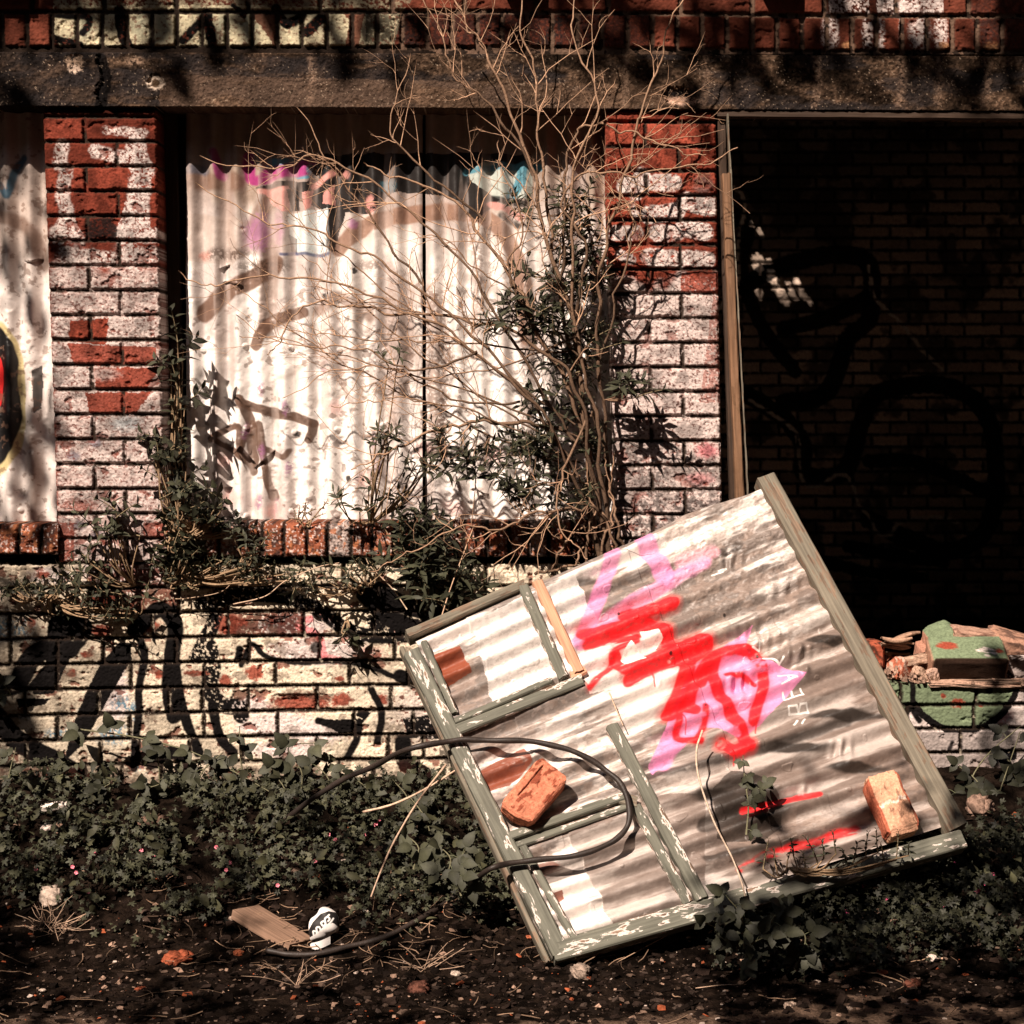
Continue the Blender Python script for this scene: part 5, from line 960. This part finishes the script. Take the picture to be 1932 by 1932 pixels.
leafy('ivy_clump', 'ivy trailing down from the window foot over the joint of pillar and wall', 'ivy', rootat(330, 1000, -.03), SH(335, 1010, 40, 60, 26, -.06, ln=34, ang0=60)+SH(320, 900, 34, 60, 14, -.04, ln=40)+SH(400, 1000, 60, 20, 10, -.05, ln=30), 74, L=.036, W=.024, nl=8, col=LC*.8)
leafy('wall_herb', 'leafy herb trail under the sill right of the middle', 'herb', rootat(690, 1100, -.01), SH(680, 1085, 50, 20, 12, -.05, ln=34)+SH(620, 1110, 60, 16, 8, -.05, ln=30), 75, L=.03, W=.011, nl=8, col=LC*.9)
leafy('buddleia_seedling', 'star-shaped seedling in the wall below the middle of the sill', 'seedling', rootat(565, 1110, -.01), [(563, 1085, -.04, .3, -1, 30), (566, 1090, -.05, .8, .6, 34), (560, 1090, -.05, -.1, 1, 34)], 37, L=.05, W=.014, nl=8)
leafy('buddleia_bush', 'dense dark green leafy bush hanging from the sill beside the tilted frame top', 'bush', rootat(790, 1060, -.02), SH(790, 1050, 55, 60, 24, -.1, ln=48)+SH(820, 1120, 45, 40, 14, -.13, ln=48)+SH(770, 1000, 60, 20, 8, -.08, ln=40)+SH(870, 1130, 36, 24, 8, -.1, ln=40), 38, L=.062, W=.019, nl=10, col=LC*.95)
leafy('buddleia_seedling', 'single drooping leaf tuft on the wall left of the frame corner', 'seedling', rootat(655, 1165, -.01), [(655, 1175, -.05, .1, .9, 40), (655, 1185, -.05, -.4, .8, 36), (660, 1195, -.05, .5, .7, 30)], 39, L=.05, W=.02, nl=8, col=LC*1.2)
leafy('window_sprout', 'sprouts with narrow leaves along the window bottom, middle of the sill', 'sprout', rootat(700, 985, -.01), SH(690, 945, 70, 26, 9, -.06, ln=36)+SH(730, 845, 40, 18, 6, -.2, ln=34)+SH(800, 900, 50, 30, 8, -.1, ln=36)+SH(740, 690, 20, 8, 2, -.2, ln=30), 40, L=.042, W=.012, nl=8, col=LC*1.1)
leafy('window_sprout', 'low sprout in the sill bricks in front of the white sheet bottom', 'sprout', rootat(465, 1050, -.04), SH(460, 1040, 30, 22, 8, -.06, ln=30), 41, L=.03, W=.009, nl=10)
leafy('window_sprout', 'reddish tiny sprout at the sheet bottom left of the centre', 'sprout', rootat(575, 985, .02), SH(575, 970, 40, 12, 8, 0, ln=22), 42, L=.014, W=.005, nl=8, col=np.array([.12, .06, .04]))

# brambles: three toothed leaflets on a stalk
BP = [(0, .1), (.1, .6), (.2, .82), (.26, .76), (.36, 1.0), (.43, .9), (.54, .92), (.62, .76), (.74, .62), (.82, .42), (.92, .22), (1, .01)]
def bramble(name, label, stems, seed, Lr=(.04, .06), group=None, cat='bramble', every=3, col=LC, Yj=.05):
    r = np.random.default_rng(seed); P0 = np.array(stems[0][0]); t_ = thing(name, label, cat, tuple(U(*P0)), group); mb = MB()
    for st_ in stems:
        ms = MB()
        P = spline([U(*q) for q in st_], 6); tube(ms, P, np.linspace(.003, .0014, len(P)), np.array([.16, .15, .09]), 5)
        for i in range(1, len(P), every):
            L_ = r.uniform(*Lr); tg = P[min(i+1, len(P)-1)]-P[i-1]; tg /= np.linalg.norm(tg)
            sd = np.array([r.uniform(-1, 1), r.uniform(-.9, .1), r.uniform(-.3, .9)]); sd /= np.linalg.norm(sd); e = P[i]+sd*L_*.5
            tube(ms, np.array([P[i], (P[i]+e)/2+[0, 0, .003], e]), .0009, (.13, .14, .08), 4)
            nr = np.array([r.uniform(-.4, .2), -1, r.uniform(.2, 1.2)]); nr /= np.linalg.norm(nr); sx = np.cross(sd, nr); sx /= np.linalg.norm(sx)
            D = np.array([sd, sd*.25+sx, sd*.25-sx]); D[:, 2] -= .15
            leaves(mb, np.array([e]*3), D, np.array([nr]*3), np.array([L_, L_*.82, L_*.82]), np.array([L_*.72, L_*.58, L_*.58]), col*r.uniform(.6, 1.5), BP, curl=.3, fold=.12)
        ms.build('stem', M_TWIG, t_)
    mb.build('foliage', M_LEAF, t_); return t_
bramble('bramble', 'bramble stem arching across the wall low on the left with notched leaves', [[(140, 1375, -.06), (250, 1390, -.1), (350, 1415, -.12), (430, 1450, -.14), (520, 1500, -.2)], [(300, 1520, -.1), (300, 1450, -.12), (290, 1400, -.12)], [(360, 1530, -.12), (380, 1460, -.14), (420, 1420, -.15)], [(480, 1540, -.12), (455, 1440, -.14), (452, 1370, -.12)]], 51)
bramble('bramble', 'dense brambles at the wall foot in the middle left', [[(560, 1540, -.12), (570, 1460, -.14), (545, 1410, -.12), (620, 1400, -.1)], [(640, 1540, -.14), (620, 1470, -.15), (590, 1440, -.14)], [(700, 1560, -.16), (700, 1500, -.18), (660, 1460, -.16)], [(760, 1570, -.2), (770, 1510, -.2), (740, 1470, -.18)], [(500, 1560, -.2), (540, 1500, -.2), (500, 1440, -.16)], [(820, 1600, -.3), (800, 1540, -.28), (770, 1500, -.24)]], 52)
bramble('bramble', 'shaded brambles at the far left under the yellow graffiti', [[(20, 1560, -.1), (15, 1480, -.1), (30, 1410, -.08)], [(90, 1570, -.12), (80, 1500, -.12), (110, 1440, -.1)], [(170, 1580, -.16), (170, 1510, -.16), (220, 1470, -.14)], [(250, 1570, -.16), (260, 1500, -.16), (300, 1480, -.16)], [(-20, 1330, -.04), (10, 1300, -.06), (25, 1320, -.06)]], 53, col=LC*.75)
bramble('bramble', 'dark brambles with rounded leaves below the green painted wall at right', [[(1900, 1600, -.2), (1880, 1530, -.2), (1840, 1470, -.16), (1800, 1440, -.12)], [(1930, 1560, -.16), (1920, 1480, -.14), (1900, 1430, -.12)], [(1800, 1580, -.2), (1790, 1500, -.18), (1760, 1440, -.14)], [(1950, 1620, -.25), (1890, 1560, -.25), (1850, 1540, -.2)], [(1850, 1600, -.25), (1925, 1380, -.1)], [(1790, 1560, -.2), (1850, 1440, -.12), (1925, 1370, -.08)]], 54, col=LC*.5)
bramble('bramble', 'large leaved bramble growing in front of the bottom rail of the frame', [[(1405, 1790, -1.0), (1400, 1730, -1.04), (1370, 1690, -1.04)], [(1440, 1800, -1.02), (1460, 1730, -1.05), (1500, 1710, -1.02)], [(1350, 1800, -1.02), (1360, 1760, -1.05), (1330, 1740, -1.05)], [(1400, 1830, -1.05), (1420, 1780, -1.08), (1480, 1760, -1.05)], [(1500, 1830, -1.0), (1520, 1770, -1.03), (1490, 1740, -1.02)]], 55, col=LC*.65, Lr=(.04, .055), every=2)
bramble('bramble', 'broad leaved bramble tuft between the hose and the frame stile', [[(840, 1660, -.75), (850, 1620, -.76), (820, 1590, -.72)], [(870, 1690, -.78), (860, 1640, -.78), (880, 1600, -.76)], [(780, 1640, -.6), (790, 1600, -.6), (760, 1570, -.55)]], 56)
bramble('bramble_seedling', 'three-leaved bramble seedling on the soil in front of the plank', [[(445, 1810, -.62), (445, 1790, -.63), (440, 1775, -.64)]], 57, cat='seedling', Lr=(.03, .045), every=4, col=LC*.8)
# nettle-like seedling standing in front of the sheet, throwing its shadow on it
P_ = lambda a, b, h: tuple(np.append([a, b], onp(a, b, h)[1]))
bramble('nettle_seedling', 'young green plant with toothed leaves rising in front of the sheet below the red paint', [[P_(1408, 1575, .03), P_(1412, 1520, .07), P_(1405, 1470, .09), P_(1402, 1425, .10)], [P_(1412, 1510, .07), P_(1430, 1490, .09), P_(1445, 1478, .10)]], 58, cat='seedling', Lr=(.03, .042), every=4)
def stalk(name, label, pts, rad, col, cat='stalk'):
    mb = MB(); P = spline(pts, 8); n_ = len(P); tube(mb, P, np.linspace(rad, rad*.7, n_)*(1+.1*np.sin(np.arange(n_)*1.3)), col, 6); return tag(mb.build(name, M_TWIG), label, cat)
stalk('dry_stalk', 'pale bent stalk leaning over the sheet and bottom rail', [onp(1316, 1400, .09), onp(1304, 1440, .10), onp(1308, 1490, .10), onp(1335, 1570, .10), onp(1372, 1640, .09), onp(1392, 1690, .08), onp(1403, 1722, .05)], .0032, (.55, .42, .32))
stalk('dry_stalk', 'long pale stalk crossing the weeds towards the hose and stile', [U(685, 1532, -.6), U(740, 1518, -.62), U(800, 1490, -.62), U(868, 1448, -.62)], .0038, (.6, .42, .3))
stalk('dry_stalk', 'upright straw stalk falling from the stile to the weeds', [U(842, 1442, -.62), U(790, 1510, -.66), U(745, 1585, -.7), U(720, 1640, -.74), U(700, 1692, -.76)], .0032, (.52, .36, .26))
stalk('dry_stalk', 'thin curved stem on the wall left of the herb mat', [U(440, 1140, -.05), U(500, 1125, -.07), U(540, 1095, -.08), U(600, 1070, -.08), U(640, 1062, -.07)], .0018, (.6, .42, .3))
stalk('dry_stalk', 'sagging thin stem hooked under the left pillar foot', [U(330, 1130, -.03), U(360, 1128, -.05), U(420, 1115, -.06), U(450, 1080, -.06)], .0015, (.5, .35, .24))
stalk('dry_stalk', 'pale twig against the sheet above the centre stile', [onp(1148, 1312, .02), onp(1160, 1345, .03), onp(1172, 1380, .045)], .0022, (.6, .42, .3))
stalk('dry_stalk', 'straight pale stem behind the frame top beside the leafy bush', [U(768, 1150, -.06), U(740, 1110, -.05), U(700, 1070, -.05), U(690, 1052, -.05)], .002, (.55, .4, .28))
stalk('dry_stalk', 'slender stem rising from the frame top left to the sill', [U(828, 1180, -.3), U(850, 1110, -.2), U(880, 1030, -.14), U(895, 990, -.1)], .002, (.55, .36, .24))
stalk('dry_stalk', 'thin tan stalk on the gritty path, lower right', [G(1312, 1868)+[0, 0, .005], G(1360, 1867)+[0, 0, .012], G(1400, 1864)+[0, 0, .012], G(1425, 1850)+[0, 0, .02]], .0014, (.5, .34, .24))
stalk('dry_stalk', 'long thin stem on the ground below the bottom rail', [G(1165, 1822)+[0, 0, .01], G(1240, 1795)+[0, 0, .03], G(1320, 1760)+[0, 0, .04]], .0014, (.45, .3, .2))
for i, (cx, cy, lb) in enumerate(((798, 1832, 'star of dead straw stalks on the soil in front of the frame corner'), (95, 1760, 'tangle of dead grass stalks on the soil at left'), (560, 1860, 'withered grass tuft at the bottom'))):
    g_ = G(cx, cy); mb = MB()
    for k in range((14, 26, 12)[i]):
        a = r.uniform(0, 3.14); L_ = r.uniform(.05, .15); e = g_+np.array([math.cos(a)*L_, r.uniform(-.04, .04), math.sin(a)*L_*.6+.01]); tube(mb, spline([g_+r.normal(size=3)*.004*(1+8*(i == 1)), (g_+e)/2+r.normal(size=3)*.006, e], 4), .0009, np.array([.5, .34, .24])*r.uniform(.5, 1.2), 4)
    tag(mb.build('dead_grass', M_TWIG), lb, 'dead grass')

# ground cover of herb robert
def cover(name, N, region, label, seed, col, hmax=.08, L=.011):
    r = np.random.default_rng(seed); B = []
    x = r.uniform(-1.9, 1.9, N*6); y = r.uniform(-1.15, -.01, N*6); z = gh(x, y); P = np.stack([x, y, z], -1); X_, Y_ = PR(P); k = r.random(len(x)) < region(X_, Y_); P = P[k][:N]
    n_ = len(P); hh = hmax*r.random(n_)**.7*(.4+.9*fbm(P[:, 0]*9, P[:, 1]*9, seed, 3)); P[:, 2] += hh; P[:, 1] -= hh*.15
    up = r.normal(size=(n_, 3))*.55; up[:, 2] += .8; up[:, 1] -= .6; up /= np.linalg.norm(up, axis=1)[:, None]
    a = np.cross(up, r.normal(size=(n_, 3))); a /= np.linalg.norm(a, axis=1)[:, None]; b = np.cross(up, a); mb = MB(); s = r.uniform(.6, 1.5, n_); cc = col*(r.uniform(.35, 1.6, (n_, 1)))
    for th in (-1.9, -.95, 0, .95, 1.9):
        d = math.cos(th)*a+math.sin(th)*b; Lt = L*s*(1.25-.2*abs(th)); leaves(mb, P, d, up, Lt, Lt*.55, cc, [(0, .15), (.45, .9), (.62, .55), (.8, .6), (1, .02)], curl=.2, fold=.15)
    return tag(mb.build(name, M_LEAF), label, 'ground cover', kind='stuff'), P
def reg_left(X_, Y_):
    n_ = fbm(X_*.01, Y_*.014, 701, 3); return ss(1470, 1500, Y_)*(1-ss(1715, 1800, Y_+(n_-.5)*200+40*ss(300, 0, X_)))*(X_ < 980)*(1-(X_ > 425)*(X_ < 650)*(Y_ > 1705))*(.05+.95*ss(.36, .5, n_))*(.3+.7*ss(.35, .5, fbm(X_*.03, Y_*.04, 709, 3)))
def reg_right(X_, Y_):
    n_ = fbm(X_*.012, Y_*.014, 703, 3); lim = 1575+(1830-X_)*.22; return ss(lim, lim+30, Y_)*(1-ss(1800, 1850, Y_+(n_-.5)*120))*(X_ > 1320)*ss(1320, 1450, X_)*(.3+.7*ss(.3, .5, n_))
lc, PL = cover('weed_cover', 4600, reg_left, 'mat of small leaved weeds with a few pink flowers along the wall foot on the left', 61, LC*1.05, .09)
rc, PRt = cover('weed_cover', 6200, reg_right, 'mat of small leaved weeds with pink flowers below the right end of the frame', 62, LC*.6, .13)
def broad(name, parent, N, region, seed):
    r = np.random.default_rng(seed); x = r.uniform(-1.9, 1.9, N*6); y = r.uniform(-1.1, -.02, N*6); P = np.stack([x, y, gh(x, y)], -1); X_, Y_ = PR(P); k = r.random(len(x)) < region(X_, Y_); P = P[k][:N]; n_ = len(P)
    P[:, 2] += r.uniform(.02, .11, n_); up = r.normal(size=(n_, 3))*.5+np.array([0, -.7, .7]); d = rnd_dir(r, n_, .1); L_ = r.uniform(.02, .05, n_); mb = MB()
    leaves(mb, P, d, up, L_, L_*r.uniform(.35, .75, n_), LC*r.uniform(.5, 1.8, (n_, 1))*np.array([1.05, 1, .9]), BP, curl=.35, fold=.2); mb.build(name, M_LEAF, parent)
broad('broad_leaves', lc, 420, reg_left, 71); broad('broad_leaves', rc, 300, reg_right, 72)
def flower(parent, px_, py_, s=.011, col=(.8, .10, .25)):
    g_ = G(px_, py_); d = rays(px_, py_); c0 = CAM+d*((g_[1]+6-.07)/d[1]); mb = MB(); a = np.arange(5)*2*math.pi/5+px_
    D = np.stack([np.cos(a), -.35+0*a, np.sin(a)], -1); leaves(mb, np.array([c0]*5), D, np.array([[0, -1, .4]]*5), np.full(5, s*.62), np.full(5, s*.55), np.array(col), [(0, .3), (.5, .8), (.8, 1), (1, .5)], 0, .1)
    tube(mb, np.array([c0, c0+[0, .01, -.03], g_+[0, 0, .0]]), .0006, (.08, .06, .03), 4); mb.build('pink_flower', M_PLAIN, parent)
for (a, b) in ((137, 1635), (68, 1640), (180, 1610), (267, 1604), (290, 1616), (434, 1627), (427, 1641), (408, 1598), (524, 1670), (595, 1624), (620, 1574), (633, 1584), (144, 1646), (167, 1682), (687, 1575), (709, 1556), (716, 1550), (815, 1598), (655, 1582)): flower(lc, a, b, .010, (.75, .2, .26))
for (a, b) in ((1804, 1627), (1672, 1694), (1685, 1742), (1782, 1708), (1856, 1666), (1843, 1681), (1872, 1650), (1630, 1672), (1597, 1720)): flower(rc, a, b, .013)
# tall herb stalks in front of the sheet bottom right
leafy('herb_tuft', 'feathery herb tuft standing against the lower right of the sheet', 'herb', onp(1480, 1650, .06), [(1440+i*19+(i % 3)*4, 1640-8*(i % 4)-.12*i*19*.3, onp(1440+i*19, 1640, .06)[1], rr.uniform(-.3, .3), -1, rr.uniform(25, 55)) for i in range(15)], 63, L=.018, W=.008, nl=10, col=LC*.9)
tag(lump('plastic_scrap', G(103, 1552)+np.array([0, 0, .05]), rotax(-.1, -.12, .4), (.08, .02, .02), lambda q, nz: np.ones((len(q), 3))*np.array([.8, .7, .62]), M_PLAIN, seed=93, n=12), 'white plastic scrap poking out of the weeds at left', 'plastic scrap')

# ------------------------------------------------------------------ added out of view: building and side walls cut sky light, tree shades the front
def brick_slab(name, a, b, label, cat):
    mb = MB(); plain_box(mb, a, b, (.06, .035, .028)); return mb
ob = thing('sky_blocking_building', 'added tall dark building behind the viewpoint, out of view, cutting the sky light', 'building', (0, -12, 0))  # put in to block the low sky behind the viewpoint
mb = MB(); DK = (.04, .027, .022); plain_box(mb, (-22, -13, -.05), (-3.2, -11.5, 9.4), DK); plain_box(mb, (-3.2, -13.01, -.05), (22, -11.49, 20), DK); mb.build('added_building_wall', M_BRICK, ob, False)
for i in range(11):
    for z0 in (1.2, 4.6):
        mb = MB(); x0 = -19.5+i*3.7; plain_box(mb, (x0, -11.6, z0), (x0+1.7, -11.45, z0+2.0), (.012, .013, .015)); mb.build('window', M_PLAIN, ob, False)  # windows of the added building, out of view
mb = MB(); plain_box(mb, (-22.3, -13.3, 9.4), (-3.25, -11.2, 9.7), DK); plain_box(mb, (-3.3, -13.3, 20), (22.3, -11.2, 20.3), DK); mb.build('added_building_roof', M_CONC, ob, False)
for a_, b_, lb in (((-8.6, -6.2, -.05), (-8.2, -.3, 18), 'added tall dark wall out of view on the left, cutting the sky light'), ((4.3, -11.2, -.05), (4.6, -.3, 16), 'added tall dark wall out of view on the right, cutting the sky light')):
    mb = MB(); plain_box(mb, a_, b_, DK); tag(mb.build('sky_blocking_wall', M_BRICK, None, False), lb, 'added wall')  # unseen side walls put in to narrow the open sky
tr = thing('added_shade_tree', 'added leafy tree left of the viewpoint, out of view, shading the wall and ground', 'tree', (-6.9, -4.8, 0)); r = np.random.default_rng(404)  # unseen tree put in so its leaves dim the outer parts of the view
SD = np.array(SDIR)
def shade_density(X_, Y_):
    d = .42*ss(230, 60, Y_)+.55*ss(1560, 1700, Y_)*ss(1250, 1450, X_)+.35*ss(1500, 1650, Y_)*ss(900, 500, X_)+.08*ss(1750, 1850, Y_)+.35*ss(160, -20, X_)+.3*ss(1800, 1950, X_)
    return d*(.3+1.4*ss(.4, .6, fbm(X_*.006, Y_*.006, 777, 3)))
tx, ty = r.uniform(-150, 2080, 20000), r.uniform(-100, 1990, 20000); k = r.random(20000) < shade_density(tx, ty)*.55; tx, ty = tx[k], ty[k]
yy = np.where(ty < 1480, 0, -(ty-1480)/452*1.5); Pt = U(tx, ty, yy)-SD*(r.uniform(4.2, 6.0, len(tx)))[:, None]
mb = MB(); n_ = len(Pt); leaves(mb, Pt, rnd_dir(r, n_, -.2), rnd_dir(r, n_, .6), r.uniform(.07, .12, n_), r.uniform(.05, .08, n_), np.array([.05, .08, .03])*r.uniform(.5, 1.5, (n_, 1)))
mb.build('added_tree_crown', M_LEAF, tr)
mb = MB(); tube(mb, spline([(-6.9, -4.8, -.1), (-6.8, -4.7, 2), (-6.6, -4.3, 4), (-6.2, -4.0, 6.2)], 6), np.linspace(.2, .1, 19), (.09, .06, .045), 10); mb.build('added_tree_trunk', M_TWIG, tr)
for i in range(9):
    hi = np.nonzero(ty < 120)[0]; e = Pt[hi[r.integers(0, len(hi))]]; mb = MB(); tube(mb, spline([(-6.2, -4.0, 6.1), ((-6.4+e[0])/2, (-4+e[1])/2, 8.2), (e[0]-.1, e[1]-.1, 7.6), e], 8), np.linspace(.035, .006, 25), (.09, .06, .045), 6); mb.build('added_tree_bough', M_TWIG, tr)
